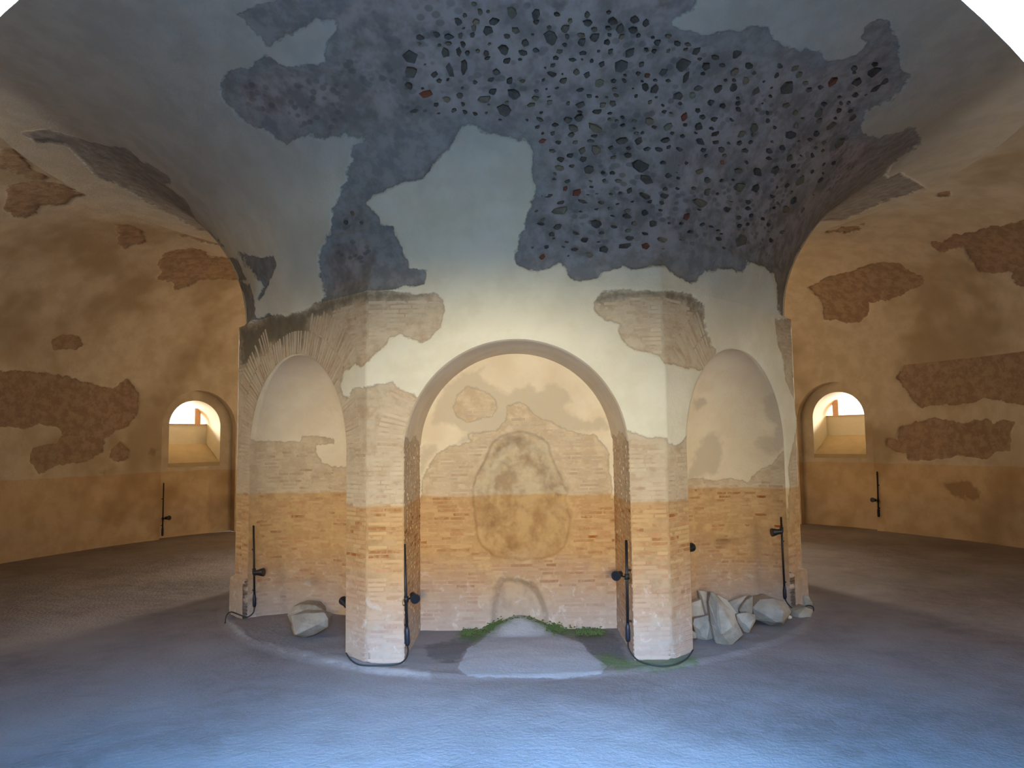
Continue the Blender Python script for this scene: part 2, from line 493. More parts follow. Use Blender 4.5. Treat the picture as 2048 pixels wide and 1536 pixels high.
def wall_mat(name, plaster, plaster2, bare, bare2, blotch, stain, core=None, with_tide=False, courses=0.0, tide_amount=1.0, pale=0.5, ring=None, foot=None, blot=0.55, mosaic=False):
    t = NT(name)
    big, mid, fine = t.noise(0.55, 4), t.noise(2.6, 5, 0.6), t.noise(30, 3)
    pl = t.mix(t.rng(mid, 0.35, 0.65), plaster, plaster2)
    if ring:
        flat = t.t.nodes.new('ShaderNodeVectorMath')
        flat.operation = 'LENGTH'
        t.t.links.new(t.scaled(1, 1, 0), flat.inputs[0])
        pl = t.mix(t.rng(flat.outputs['Value'], 5.6, 9.6), t.mix(t.rng(mid, 0.35, 0.65), ring[0], ring[1]), pl)
        if foot:
            pl = t.mix(t.rng(flat.outputs['Value'], 4.25, 4.9), t.mix(t.rng(mid, 0.35, 0.65), foot[0], foot[1]), pl)
    pl = t.mix(t.math('MULTIPLY', t.rng(big, 0.45, 0.70), blot), pl, blotch)
    st = t.rng(t.math('ADD', t.attr('st'), t.math('MULTIPLY', t.math('SUBTRACT', t.noise(9, 4), 0.5), 0.16)), -0.03, 0.06)
    pl = t.mix(t.math('MULTIPLY', st, 0.65), pl, stain)
    ex = t.math('ADD', t.attr('ex'), t.math('MULTIPLY', t.math('SUBTRACT', fine, 0.5), 0.03))
    ex = t.math('ADD', ex, t.math('MULTIPLY', t.math('SUBTRACT', t.noise(11, 3, 0.6), 0.5), 0.07))
    bn = t.noise(6.0, 5, 0.65)
    ba = t.mix(t.rng(bn, 0.36, 0.64), bare, bare2)
    if courses:
        band = t.noise(1.0, 2, 0.5, vec=t.scaled(2.2, 2.2, 20.0))
        ba = t.mix(t.math('MULTIPLY', t.rng(band, 0.40, 0.62), courses), ba, t.mix(0.5, bare2, blotch))
    if core is not None:
        co = t.rng(t.math('ADD', t.attr('co'), t.math('MULTIPLY', t.math('SUBTRACT', t.noise(5, 5, 0.7), 0.5), 0.35)), -0.05, 0.12)
        cc = t.mix(t.rng(t.noise(3.2, 5, 0.7), 0.36, 0.66), core[0], core[1])
        if mosaic:
            vo = t.t.nodes.new('ShaderNodeTexVoronoi')
            vo.inputs['Scale'].default_value = 1.0
            t.t.links.new(t.scaled(9.0, 9.0, 15.0), vo.inputs['Vector'])
            grain = t.math('MULTIPLY', t.rng(vo.outputs['Distance'], 0.46, 0.30), t.rng(t.noise(1.7, 3), 0.40, 0.62))
            cc = t.mix(t.math('MULTIPLY', grain, 0.55), cc, t.mix(0.6, core[1], (0.03, 0.027, 0.024, 1)))
        ba = t.mix(co, ba, cc)
    soot = t.rng(t.math('ADD', t.attr('so'), t.math('MULTIPLY', t.math('SUBTRACT', t.noise(10, 5, 0.7), 0.5), 0.22)), -0.08, 0.10)
    ba = t.mix(t.math('MULTIPLY', soot, 0.8), ba, srgb(92, 82, 62))
    col = t.mix(t.rng(ex, -0.004, 0.004, kind='LINEAR'), pl, ba)
    rim = t.math('MULTIPLY', t.rng(t.math('ABSOLUTE', ex), 0.016, 0.004), 0.42)  # dark edge line painted for the plaster step's shade, with crack dirt
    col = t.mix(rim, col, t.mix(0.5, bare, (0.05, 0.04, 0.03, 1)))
    if with_tide:
        col = tide(t, col, tide_amount, pale)
    h = t.math('ADD', t.math('MULTIPLY', t.noise(14, 6, 0.65), 0.6), t.math('MULTIPLY', fine, 0.4))
    t.bump(h, 0.35, 0.03)
    return t.finish(col)


PIER_PL = (srgb(228, 218, 192), srgb(220, 209, 180))
DIM_VAULT_PL = (srgb(184, 180, 168), srgb(172, 168, 156))  # darker vault plaster: the dimmer light up there is put into the colour
OUTER_PL = (srgb(210, 194, 166), srgb(196, 178, 148))
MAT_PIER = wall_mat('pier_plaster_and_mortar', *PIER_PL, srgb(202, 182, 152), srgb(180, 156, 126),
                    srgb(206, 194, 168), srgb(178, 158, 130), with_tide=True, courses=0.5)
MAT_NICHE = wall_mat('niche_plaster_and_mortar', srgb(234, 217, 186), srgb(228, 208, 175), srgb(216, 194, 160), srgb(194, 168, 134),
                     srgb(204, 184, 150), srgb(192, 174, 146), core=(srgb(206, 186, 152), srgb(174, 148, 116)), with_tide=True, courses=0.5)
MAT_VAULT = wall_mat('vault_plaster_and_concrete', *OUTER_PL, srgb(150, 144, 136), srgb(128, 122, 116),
                     srgb(188, 180, 160), srgb(120, 112, 100), mosaic=True, core=(srgb(162, 150, 142), srgb(124, 114, 106)), ring=DIM_VAULT_PL, foot=PIER_PL)
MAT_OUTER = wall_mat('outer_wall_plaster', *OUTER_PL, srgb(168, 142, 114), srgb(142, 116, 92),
                     srgb(160, 138, 106), srgb(132, 108, 82), with_tide=True, courses=0.25, blot=0.8, tide_amount=0.7, pale=0.0, ring=DIM_VAULT_PL)


def brick_mat():
    t = NT('brick_clay')
    info = t.t.nodes.new('ShaderNodeObjectInfo')
    r = t.math('FRACT', t.math('ADD', info.outputs['Random'], t.attr('rnd')))
    ramp = t.t.nodes.new('ShaderNodeValToRGB')
    cr = ramp.color_ramp
    cr.interpolation = 'CONSTANT'
    cols = [(0.0, srgb(206, 182, 150)), (0.25, srgb(198, 172, 138)), (0.45, srgb(212, 190, 158)), (0.58, srgb(184, 150, 114)),
            (0.74, srgb(198, 162, 134)), (0.87, srgb(170, 130, 92)), (0.965, srgb(158, 104, 62))]
    cr.elements[0].color = cols[0][1]
    cr.elements[1].position, cr.elements[1].color = cols[1]
    for p, c in cols[2:]:
        e = cr.elements.new(p)
        e.color = c
    t.t.links.new(r, ramp.inputs[0])
    col = t.mix(t.math('MULTIPLY', t.rng(t.noise(9, 5, 0.7), 0.40, 0.62), 0.6), ramp.outputs[0], srgb(208, 188, 158))
    coat = t.rng(t.math('ADD', t.z(), t.math('MULTIPLY', t.math('SUBTRACT', t.noise(2.0, 3), 0.5), 0.5)), 1.55, 1.85)
    limed = t.mix(t.rng(t.noise(4.0, 3), 0.35, 0.65), srgb(204, 186, 158), srgb(186, 164, 136))
    col = t.mix(t.math('MULTIPLY', coat, 0.62), col, limed)
    low = t.rng(t.math('ADD', t.z(), t.math('MULTIPLY', t.math('SUBTRACT', t.noise(1.6, 4), 0.5), 0.9)), 1.1, 0.6)
    col = t.mix(t.math('MULTIPLY', low, 0.5), col, srgb(196, 168, 146))
    col = tide(t, col, 1.0, 0.4)
    t.bump(t.noise(40, 4), 0.3, 0.01)
    return t.finish(col)


MAT_BRICK = brick_mat()


def stone_mat(name, c1, c2, c3, scale=7.0, rough=0.9):
    t = NT(name)
    info = t.t.nodes.new('ShaderNodeObjectInfo')
    r = t.math('FRACT', t.math('ADD', info.outputs['Random'], t.attr('rnd')))
    col = t.mix(t.rng(t.noise(scale, 5, 0.65), 0.36, 0.64), c1, c2)
    col = t.mix(t.rng(r, 0.55, 0.95), col, c3)
    t.bump(t.noise(scale * 4, 5), 0.4, 0.02)
    return t.finish(col, rough)


MAT_AGG = stone_mat('dark_tufa_rubble', srgb(70, 63, 56), srgb(88, 79, 70), srgb(116, 104, 84))
MAT_AGG_RED = stone_mat('red_tile_rubble', srgb(120, 66, 44), srgb(100, 58, 42), srgb(130, 84, 56))
MAT_ROCK = stone_mat('pale_broken_stone', srgb(164, 150, 130), srgb(140, 126, 108), srgb(172, 160, 142), 5.0)
MAT_SCRAP = stone_mat('white_plaster_scrap', srgb(230, 226, 218), srgb(210, 206, 198), srgb(230, 226, 218), 20.0)


def floor_mat():
    t = NT('trodden_earth_floor')
    col = t.mix(t.rng(t.noise(0.45, 5, 0.6), 0.35, 0.68), srgb(142, 130, 122), srgb(118, 105, 97))
    col = t.mix(t.math('MULTIPLY', t.rng(t.noise(5, 6, 0.7), 0.4, 0.65), 0.5), col, srgb(140, 126, 122))
    col = t.mix(t.math('MULTIPLY', t.rng(t.noise(60, 3), 0.60, 0.72), 0.35), col, srgb(176, 164, 156))
    near = t.attr('pl')
    col = t.mix(t.math('MULTIPLY', near, 0.6), col, srgb(132, 122, 116))
    e = t.math('MULTIPLY', t.math('SUBTRACT', t.noise(12, 5, 0.7), 0.5), 0.12)
    wet = t.rng(t.math('ADD', t.attr('st'), e), -0.02, 0.03)
    col = t.mix(t.math('MULTIPLY', wet, 0.8), col, srgb(98, 92, 88))
    light = t.rng(t.math('ADD', t.attr('kl'), e), -0.02, 0.03)
    col = t.mix(t.math('MULTIPLY', light, 0.5), col, srgb(178, 170, 162))
    pat = t.rng(t.math('ADD', t.attr('ex'), t.math('MULTIPLY', e, 0.3)), -0.006, 0.008)
    col = t.mix(pat, col, t.mix(t.noise(4, 4), srgb(156, 150, 146), srgb(170, 164, 158)))
    green = t.rng(t.math('ADD', t.attr('gr'), t.math('MULTIPLY', e, 1.5)), -0.05, 0.06)
    col = t.mix(t.math('MULTIPLY', green, 0.75), col, srgb(96, 112, 62))
    t.bump(t.math('ADD', t.noise(22, 6, 0.7), t.noise(3, 3)), 0.4, 0.03)
    return t.finish(col, t.rng(t.noise(3, 4), 0.3, 0.7, 0.75, 0.95))


MAT_FLOOR = floor_mat()


def plain(name, col, rough=0.6, metal=0.0, var=0.15, scale=30):
    t = NT(name)
    c2 = tuple(min(1, x * (1 + var * 2)) for x in col[:3]) + (1,)
    m = t.finish(t.mix(t.noise(scale, 3), col, c2), rough, 0.4)
    t.bsdf.inputs['Metallic'].default_value = metal
    return m


MAT_BLACK = plain('black_painted_metal', srgb(24, 23, 26), 0.45)
MAT_RUBBER = plain('black_rubber_cable', srgb(40, 44, 46), 0.7)
MAT_PLASTIC = plain('dark_blue_plastic', srgb(24, 27, 38), 0.45)
MAT_LENS = plain('dark_lamp_glass', srgb(26, 27, 30), 0.25)
MAT_BRASS = plain('dull_brass', srgb(120, 98, 52), 0.4, 0.8)
MAT_MOSS = plain('green_moss', srgb(66, 78, 36), 0.95, 0, 0.3, 60)
MAT_REVEAL = plain('whitewashed_reveal', srgb(232, 228, 218), 0.9, 0, 0.05, 9)
MAT_SHAFT = plain('cream_window_shaft_plaster', srgb(226, 214, 186), 0.9, 0, 0.08, 5)
MAT_SILL = plain('stained_window_sill', srgb(168, 148, 112), 0.9, 0, 0.2, 4)
MAT_WINBRICK = plain('weathered_brick_post', srgb(186, 150, 120), 0.9, 0, 0.2, 12)
MAT_GROUND = plain('pale_gravel_ground', srgb(170, 160, 140), 0.95, 0, 0.15, 3)


def empty(name, loc=(0, 0, 0), **props):
    o = bpy.data.objects.new(name, None)
    COL.objects.link(o)
    o.location = loc
    o.empty_display_size = 0.1
    for k, v in props.items():
        o[k] = v
    return o


# ------------------------------------------------------------------ the pier and the ring vault over it
def oct_xy(u):
    k = np.round(u / S)
    v = u - k * S
    al = k * math.pi / 4
    return np.stack([APO * np.sin(al) + v * np.cos(al), -APO * np.cos(al) + v * np.sin(al)], -1), v, k


def blend(th, z):
    g = smooth(np.abs(np.degrees(th)), 50, 60)
    lo, hi = 3.85 + g * 0.235, 4.75 - g * 0.655
    t = np.clip((z - lo) / np.maximum(hi - lo, 1e-4), 0, 1)
    return t * t * (3 - 2 * t)


def vault_rho(ph):
    return RM - RW * np.cos(ph)


def pier_points(u, z):
    xy, v, k = oct_xy(u)
    th = np.arctan2(xy[:, 0], -xy[:, 1])
    r = np.hypot(xy[:, 0], xy[:, 1])
    b = blend(th, z)
    r2 = r * (1 - b) + RI * b
    foot = smooth(np.abs(np.degrees(th)), 61.0, 62.5) * smooth(z, 0.56, 0.53)
    r2 = r2 + foot * 0.07
    xy = xy * (r2 / r)[:, None]
    # normals, rounded at the corners
    al = k * math.pi / 4
    e = np.clip((np.abs(v) - (S / 2 - 0.04)) / 0.04, 0, 1) * np.sign(v) * math.pi / 8
    an = al + e
    N = np.stack([np.sin(an), -np.cos(an), np.zeros_like(an)], -1)
    return np.concatenate([xy, z[:, None]], 1), N, v, th


def pier_surface():
    root = empty('wall_pier', kind='structure', label='octagonal central pier of worn brick with arched niches and cream plaster')
    us = np.linspace(-1.5 * S, 1.5 * S, 496)
    zs = np.linspace(0, ZI, 206)
    holes = [Arch(k * S, NW, NZS) for k in (-1, 0, 1)]
    U, Z, F = holed_grid(us, zs, holes)
    P, N, v, th = pier_points(U, Z)
    ex = mask(P, PIER_BARE, wob=0.045)
    d = np.full(len(U), 9.0)
    for h in holes:
        d = np.minimum(d, h.dist(U, Z))
    # plaster stands proud of the masonry and thins out toward arrises
    thick = 0.018 * smooth(ex, 0.012, -0.012) * smooth(d, 0.0, 0.04)
    rough = fbm(P, 14.0, 3) * 0.008 * smooth(ex, -0.02, 0.03) * smooth(d, 0.0, 0.05)
    gentle = fbm(P, 1.4, 2) * 0.02 * smooth(d, 0, 0.1) * smooth(ex, 0.05, -0.1)
    corner = smooth(np.abs(v), S / 2 - 0.05, S / 2) * smooth(ex, -0.02, 0.02)
    wear = -corner * (0.003 + 0.015 * np.abs(fbm(P, 6.0, 2))) - corner * 0.05 * smooth(Z, 0.25, 0.0)
    top = smooth(Z, ZI, ZI - 0.10)
    P2 = P + N * (thick + gentle + (rough + wear) * top)[:, None]
    so = mask(P, PIER_SOOT, wob=0.05)
    me = mesh_np('pier_face', P2, F, {'ex': ex, 'st': np.full(len(P), -1.0), 'so': so, 'co': np.full(len(P), -1.0)})
    new_obj('pier_face', me, MAT_PIER, root)
    # the faces turned away from the doorway
    us = np.linspace(1.5 * S, 6.5 * S, 120)
    zs = np.linspace(0, ZI, 30)
    U, Z, F = holed_grid(us, zs, [])
    P, N, v, th = pier_points(U, Z)
    me = mesh_np('pier_rear', P, F, {'ex': np.full(len(P), 1.0), 'st': np.full(len(P), -1.0), 'so': np.full(len(P), -1.0), 'co': np.full(len(P), -1.0)})
    new_obj('pier_rear', me, MAT_PIER, root)
    return root


PIER = pier_surface()


def face_frame(k):
    al = k * math.pi / 4
    n = np.array([math.sin(al), -math.cos(al), 0.0])
    t = np.array([math.cos(al), math.sin(al), 0.0])
    return n, t


def niches():
    # flat-backed centre niche
    n, t = face_frame(0)
    up = np.array([0, 0, 1.0])
    A = Arch(0, NW, NZS, 0.0)
    ol = A.outline(240)
    ds = np.linspace(0, ND + 0.02, 56)
    O = np.repeat(ol[:, None, :], len(ds), 1).reshape(-1, 2)
    D = np.tile(ds, len(ol))
    P = n * APO + O[:, :1] * t + O[:, 1:] * up - D[:, None] * n
    inn = np.where(O[:, 1:] > NZS, np.concatenate([-O[:, :1], NZS - O[:, 1:]], 1), np.concatenate([-np.sign(O[:, :1]), 0 * O[:, 1:]], 1))
    inn = inn / np.maximum(np.linalg.norm(inn, axis=1, keepdims=True), 1e-6)
    Ni = inn[:, :1] * t + inn[:, 1:] * up
    ex = (2.42 - P[:, 2]) + 0.25 * fbm(P, 3.0, 3)
    disp = (0.012 * smooth(ex, 0.01, -0.01) + fbm(P, 14.0, 3) * 0.008 * smooth(ex, -.02, .02)) * smooth(D, 0, 0.05)
    P = P + Ni * disp[:, None]
    neg = np.full(len(P), -1.0)
    me = mesh_np('niche_jamb', P, grid_faces(len(ol), len(ds)), {'ex': ex, 'st': neg, 'so': neg, 'co': neg})
    new_obj('niche_jamb', me, MAT_NICHE, PIER)
    us = np.linspace(-NW - 0.03, NW + 0.03, 180)
    zs = np.linspace(-0.02, NZS + NW + 0.03, 250)
    U, Z, F = holed_grid(us, zs, [])
    P = n * (APO - ND) + U[:, None] * t + Z[:, None] * up
    ex = mask(P, NICHE_BARE, wob=0.04)
    st = mask(P, NICHE_STAIN, wob=0.05)
    hole = mask(P, NICHE_HOLE, wob=0.06)
    low = mask(P, NICHE_LOW, wob=0.06)
    dep = smooth(hole, -0.01, 0.03) * (0.05 + 0.05 * fbm(P, 7, 3)) + smooth(hole, 0.0, 0.35) * 0.14 + smooth(hole, 0.0, 0.1) * 0.12 * fbm(P, 4, 3) + smooth(low, -0.02, 0.1) * (0.09 + 0.08 * fbm(P, 6, 3))
    dep = dep + (fbm(P, 14, 3) * 0.008 + 0.014) * smooth(ex, -0.015, 0.015) + fbm(P, 1.5, 2) * 0.02 * smooth(ex, 0.05, -0.1) + smooth(hole, -.02, .05) * fbm(P, 16, 3) * 0.05
    P2 = P - n * dep[:, None]
    me = mesh_np('niche_back', P2, F, {'ex': ex, 'st': st, 'so': np.full(len(P), -1.0), 'co': np.maximum(hole, low)})
    new_obj('niche_back', me, MAT_NICHE, PIER)
    # rounded side niches
    for k, bare, stain in ((-1, LAPSE_BARE, LAPSE_STAIN), (1, RAPSE_BARE, RAPSE_STAIN)):
        n, t = face_frame(k)
        tt = np.linspace(0, math.pi, 170)
        vs = np.concatenate([np.linspace(-0.02, NZS, 130), NZS + np.linspace(0, 1, 72)[1:] * NW * math.pi / 2])
        T, W = np.meshgrid(tt, vs, indexing='ij')
        T, W = T.ravel(), W.ravel()
        psi = np.clip((W - NZS) / NW, 0, math.pi / 2 - 0.001)
        Zz = np.where(W < NZS, W, NZS + NW * np.sin(psi))
        c = np.cos(psi)
        u = NW * np.cos(T) * c
        d = APSE_D * np.sin(T) * c
        P = n * APO + u[:, None] * t + Zz[:, None] * up - d[:, None] * n
        ex = mask(P, bare, wob=0.05)
        st = mask(P, stain, wob=0.05)
        Ni = (-u[:, None] * t / NW + d[:, None] * n / APSE_D) + np.where(W > NZS, -np.sin(psi), 0)[:, None] * up
        ed = smooth(np.sin(T), 0, 0.08)
        disp = (0.012 * smooth(ex, 0.012, -0.012) + fbm(P, 14, 3) * 0.008 * smooth(ex, -0.02, 0.02) + fbm(P, 1.6, 2) * 0.03 * smooth(ex, 0.05, -0.1)) * ed
        P2 = P + Ni * disp[:, None]
        neg = np.full(len(P), -1.0)
        me = mesh_np('niche_apse', P2, grid_faces(len(tt), len(vs)), {'ex': ex, 'st': st, 'so': neg, 'co': neg})
        new_obj('niche_apse', me, MAT_NICHE, PIER)


APSE_D = 1.05
niches()


def vault():
    root = empty('ceiling', kind='structure', label='ring vault of grey plaster fallen away from dark rubble concrete')
    # inner half, rising from the pier
    us = np.concatenate([np.linspace(-2.7 * S, 2.7 * S, 760), np.linspace(2.7 * S, 5.3 * S, 60)[1:]])
    ph = np.concatenate([np.linspace(0, math.radians(88), 250), np.radians([90.0])])
    U, PH = np.meshgrid(us, ph, indexing='ij')
    U, PH = U.ravel(), PH.ravel()
    xy, v, k = oct_xy(U)
    ro = np.hypot(xy[:, 0], xy[:, 1])
    th = np.arctan2(xy[:, 0], -xy[:, 1])
    z = ZI + (ZSP - ZI) + VH * np.sin(PH)
    z = np.where(PH == 0, ZI, z)
    b = blend(th, z)
    rho = ro * (1 - b) + vault_rho(PH) * b
    P = np.stack([rho * np.sin(th), -rho * np.cos(th), z], -1)
    N = np.stack([np.cos(PH) / RW * np.sin(th), -np.cos(PH) / RW * np.cos(th), -np.sin(PH) / VH], -1)
    N /= np.linalg.norm(N, axis=1, keepdims=True)
    ok = np.abs(np.degrees(th)) < 112
    ex = np.where(ok, mask(P, CEIL_BARE, N, 0.11), -1.0)
    ex = np.maximum(ex, mask(P, PIER_BARE[:2], N, 0.045))
    ex = np.maximum(ex, np.where(ok, mask(P, HAUNCH_BARE, N, 0.06), -1.0))
    co = np.where(ok, mask(P, CEIL_CORE, N, 0.10), -1.0)
    so = mask(P, PIER_SOOT, N, wob=0.05)
    fade = smooth(PH, 0, 0.05)
    dep = smooth(ex, -0.012, 0.012) * (0.006 + fbm(P, 7, 3) * 0.02) + smooth(co, -0.05, 0.06) * (0.03 + 0.035 * fbm(P, 5, 3)) + fbm(P, 0.9, 2) * 0.03
    P2 = P + N * (0.018 * smooth(ex, 0.012, -0.012) + fbm(P, 1.4, 2) * 0.02 * smooth(ex, 0.05, -0.1) - dep * fade)[:, None]
    me = mesh_np('vault_inner_haunch', P2, grid_faces(len(us), len(ph)), {'ex': ex, 'co': co, 'st': np.full(len(P), -1.0), 'so': so})
    new_obj('vault_inner_haunch', me, MAT_VAULT, root)
    # outer half, coming down on the ring wall
    th1 = np.concatenate([np.linspace(-180, -152, 20), np.linspace(-152, -50, 480)[1:], np.linspace(-50, 50, 80)[1:-1], np.linspace(50, 152, 480), np.linspace(152, 180, 20)[1:]])
    th1 = np.radians(th1)
    ph = np.radians(np.linspace(90, 180, 150))
    T, PH = np.meshgrid(th1, ph, indexing='ij')
    T, PH = T.ravel(), PH.ravel()
    rho = vault_rho(PH)
    z = ZSP + VH * np.sin(PH)
    P = np.stack([rho * np.sin(T), -rho * np.cos(T), z], -1)
    N = np.stack([np.cos(PH) / RW * np.sin(T), -np.cos(PH) / RW * np.cos(T), -np.sin(PH) / VH], -1)
    N /= np.linalg.norm(N, axis=1, keepdims=True)
    ex = mask(P, HAUNCH_BARE, N, 0.13)
    dep = smooth(ex, -0.015, 0.015) * (0.03 + fbm(P, 6, 3) * 0.03) + fbm(P, 0.8, 2) * 0.05
    dep = dep * smooth(PH, math.pi, math.pi - 0.03) * smooth(PH, math.pi / 2, math.pi / 2 + 0.03)
    P2 = P - N * dep[:, None]
    neg = np.full(len(P), -1.0)
    me = mesh_np('vault_outer_haunch', P2, grid_faces(len(th1), len(ph)), {'ex': ex, 'co': neg, 'st': neg, 'so': neg})
    new_obj('vault_outer_haunch', me, MAT_OUTER, root)
    return root


CEILING = vault()


# ------------------------------------------------------------------ the ring wall with its doorway and window recesses
def cyl(u, z, r):
    th = u / RO
    return np.stack([r * np.sin(th), -r * np.cos(th), z], -1)


WIN_U = [RO * WTH * s for s in (-1, 1)] + [RO * (math.pi - WTH) * s for s in (-1, 1)]  # the second pair is added out of view to light the side niches
REC = (1.0, 2.82)            # recess half width and springing
WIN = (0.68, 2.88, 1.90)     # opening half width, springing, sill
REC_D, SHAFT = 0.26, 1.9
DOOR = Arch(-0.042, 0.905, 2.285, 0.85)


def outer_wall():
    root = empty('wall_outer', kind='structure', label='round outer wall of ochre plaster with brown bare patches')
    half = RO * math.pi
    a = lambda d: RO * math.radians(d)
    us = np.concatenate([np.linspace(-half, a(-160), 25), np.linspace(a(-160), a(-60), 560)[1:], np.linspace(a(-60), -1.3, 130)[1:],
                         np.linspace(-1.3, 1.3, 90)[1:-1], np.linspace(1.3, a(60), 130), np.linspace(a(60), a(160), 560)[1:], np.linspace(a(160), half, 25)[1:]])
    # a fine stretch round the added rear opening
    us = np.unique(np.concatenate([us, np.linspace(half - 1.3, half, 30), np.linspace(-half, -half + 1.3, 30)]))
    zs = np.concatenate([[-0.2], np.linspace(0, ZSP, 130)])
    holes = [Arch(u, *REC) for u in WIN_U] + [Arch(half, 0.95, 1.9), Arch(-half, 0.95, 1.9), DOOR]
    U, Z, F = holed_grid(us, zs, holes)
    P = cyl(U, Z, np.full(len(U), RO))
    N = -cyl(U, Z * 0, np.ones(len(U)))
    ex = mask(P, WALL_BARE, N, 0.12)
    st = mask(P, WALL_STAIN, N, 0.10)
    d = np.full(len(U), 9.0)
    for h in holes:
        d = np.minimum(d, h.dist(U, Z))
    dep = (smooth(ex, -0.015, 0.015) * (0.03 + fbm(P, 6, 3) * 0.03) + fbm(P, 1.0, 3) * 0.05) * smooth(d, 0, 0.08) * smooth(Z, ZSP, ZSP - 0.1)
    P2 = P - N * dep[:, None]
    neg = np.full(len(P), -1.0)
    me = mesh_np('ring_wall_face', P2, F, {'ex': ex, 'st': st, 'co': neg, 'so': neg})
    new_obj('ring_wall_face', me, MAT_OUTER, root)
    return root


OUTER = outer_wall()


def sweep(name, ol, r0, r1, mat, parent, n=8, attrs=True):
    ds = np.linspace(r0, r1, n)
    O = np.repeat(ol[:, None, :], n, 1).reshape(-1, 2)
    R = np.tile(ds, len(ol))
    P = cyl(O[:, 0], O[:, 1], R)
    neg = np.full(len(P), -1.0)
    me = mesh_np(name, P, grid_faces(len(ol), n), {'ex': neg, 'st': neg, 'co': neg, 'so': neg})
    return new_obj(name, me, mat, parent)


def box_mesh(name, pts8):
    """pts8: 4 bottom corners then 4 top corners"""
    f = [(0, 3, 2, 1), (4, 5, 6, 7), (0, 1, 5, 4), (1, 2, 6, 5), (2, 3, 7, 6), (3, 0, 4, 7)]
    return mesh_np(name, np.array(pts8, float), np.array(f), shade=False)


def cyl_box(name, u0, u1, ra, rb, z0, z1, mat, parent):
    c = lambda u, r, z: cyl(np.array([u]), np.array([z]), np.array([r]))[0]
    p = [c(u0, ra, z0), c(u1, ra, z0), c(u1, rb, z0), c(u0, rb, z0), c(u0, ra, z1), c(u1, ra, z1), c(u1, rb, z1), c(u0, rb, z1)]
    return new_obj(name, box_mesh(name, p), mat, parent)


def window(idx, u0, label, watts=None):
    root = empty('window_%d' % idx, kind='structure', label=label)
    rec = Arch(u0, REC[0], REC[1], 0.0)
    sweep('recess_jamb', rec.outline(120), RO - 0.002, RO + REC_D, MAT_OUTER, root, 6)
    win = Arch(u0, WIN[0], WIN[1], WIN[2])
    U, Z, F = holed_grid(np.linspace(u0 - REC[0] - 0.02, u0 + REC[0] + 0.02, 70), np.linspace(0, REC[0] + REC[1] + 0.02, 120), [win])
    P = cyl(U, Z, np.full(len(U), RO + REC_D))
    N = -cyl(U, Z * 0, np.ones(len(U)))
    st = mask(P, WALL_STAIN, N, 0.1)
    neg = np.full(len(P), -1.0)
    me = mesh_np('recess_back', P, F, {'ex': neg, 'st': st, 'co': neg, 'so': neg})
    new_obj('recess_back', me, MAT_OUTER, root)
    r0, r1 = RO + REC_D, RO + SHAFT
    sweep('window_reveal', win.outline(90), r0 - 0.002, r1, MAT_SHAFT, root, 14)
    c = lambda u, r, z: cyl(np.array([u]), np.array([z]), np.array([r]))[0]
    w = WIN[0] + 0.01
    rr = RO + 1.15
    cyl_box('window_floor', u0 - w, u0 + w, r0 - 0.002, r1, WIN[2] - 0.1, WIN[2], MAT_SILL, root)
    # sloping sill: a wedge
    p = [c(u0 - w, r0, 1.90), c(u0 + w, r0, 1.90), c(u0 + w, rr, 1.90), c(u0 - w, rr, 1.90),
         c(u0 - w, r0, 1.905), c(u0 + w, r0, 1.905), c(u0 + w, rr, 2.40), c(u0 - w, rr, 2.40)]
    new_obj('window_sill', box_mesh('window_sill', p), MAT_SILL, root)
    cyl_box('parapet', u0 - w, u0 + w, rr, rr + 0.35, 1.90, 2.93, MAT_SHAFT, root)
    cyl_box('coping', u0 - w, u0 + w, rr - 0.02, rr + 0.36, 2.93, 2.96, MAT_WINBRICK, root)
    s = 1 if u0 > 0 else -1
    cyl_box('window_post', u0 - 0.075 + s * 0.46, u0 + 0.075 + s * 0.46, rr + 0.04, rr + 0.18, 2.94, 3.40, MAT_WINBRICK, root)
    # the light of this window's sky shaft; fill light at the added windows
    q = c(u0, RO + SHAFT + 0.25, 3.50)
    tgt = c(u0, RO - 6.0, 1.9)
    area('window_daylight_and_fill', tuple(q), tuple(tgt), 1.7, 0.45, watts or WINDOW_WATTS, WINDOW_COLOR)
    return root


window(1, WIN_U[0], 'arched window recess with sloping sill at the left end of the ring corridor')
window(2, WIN_U[1], 'arched window recess with sloping sill at the right end of the ring corridor')
window(3, WIN_U[2], 'added unseen window recess facing the squat boulder, brightens the side niche', SIDE_FILL_WATTS)
window(4, WIN_U[3], 'added unseen window recess facing the stone heap, brightens the side niche', SIDE_FILL_WATTS)


def added_rear_door():  # unseen opening added behind the pier to let in fill light
    root = empty('door_2_added', kind='structure', label='added unseen arched opening behind the pier, lights the outer wall')
    a = Arch(RO * math.pi, 0.95, 1.9, 0.0)
    sweep('door_reveal', a.outline(80), RO - 0.002, RO + 1.3, MAT_SHAFT, root, 8)
    cyl_box('threshold', a.u0 - 1.0, a.u0 + 1.0, RO - 0.002, RO + 1.3, -0.1, 0.01, MAT_SILL, root)
    area('rear_fill_light', (0, RO + 2.2, 1.9), (0, 0, 1.9), 2.6, 2.2, REAR_FILL_WATTS, WINDOW_COLOR)


added_rear_door()


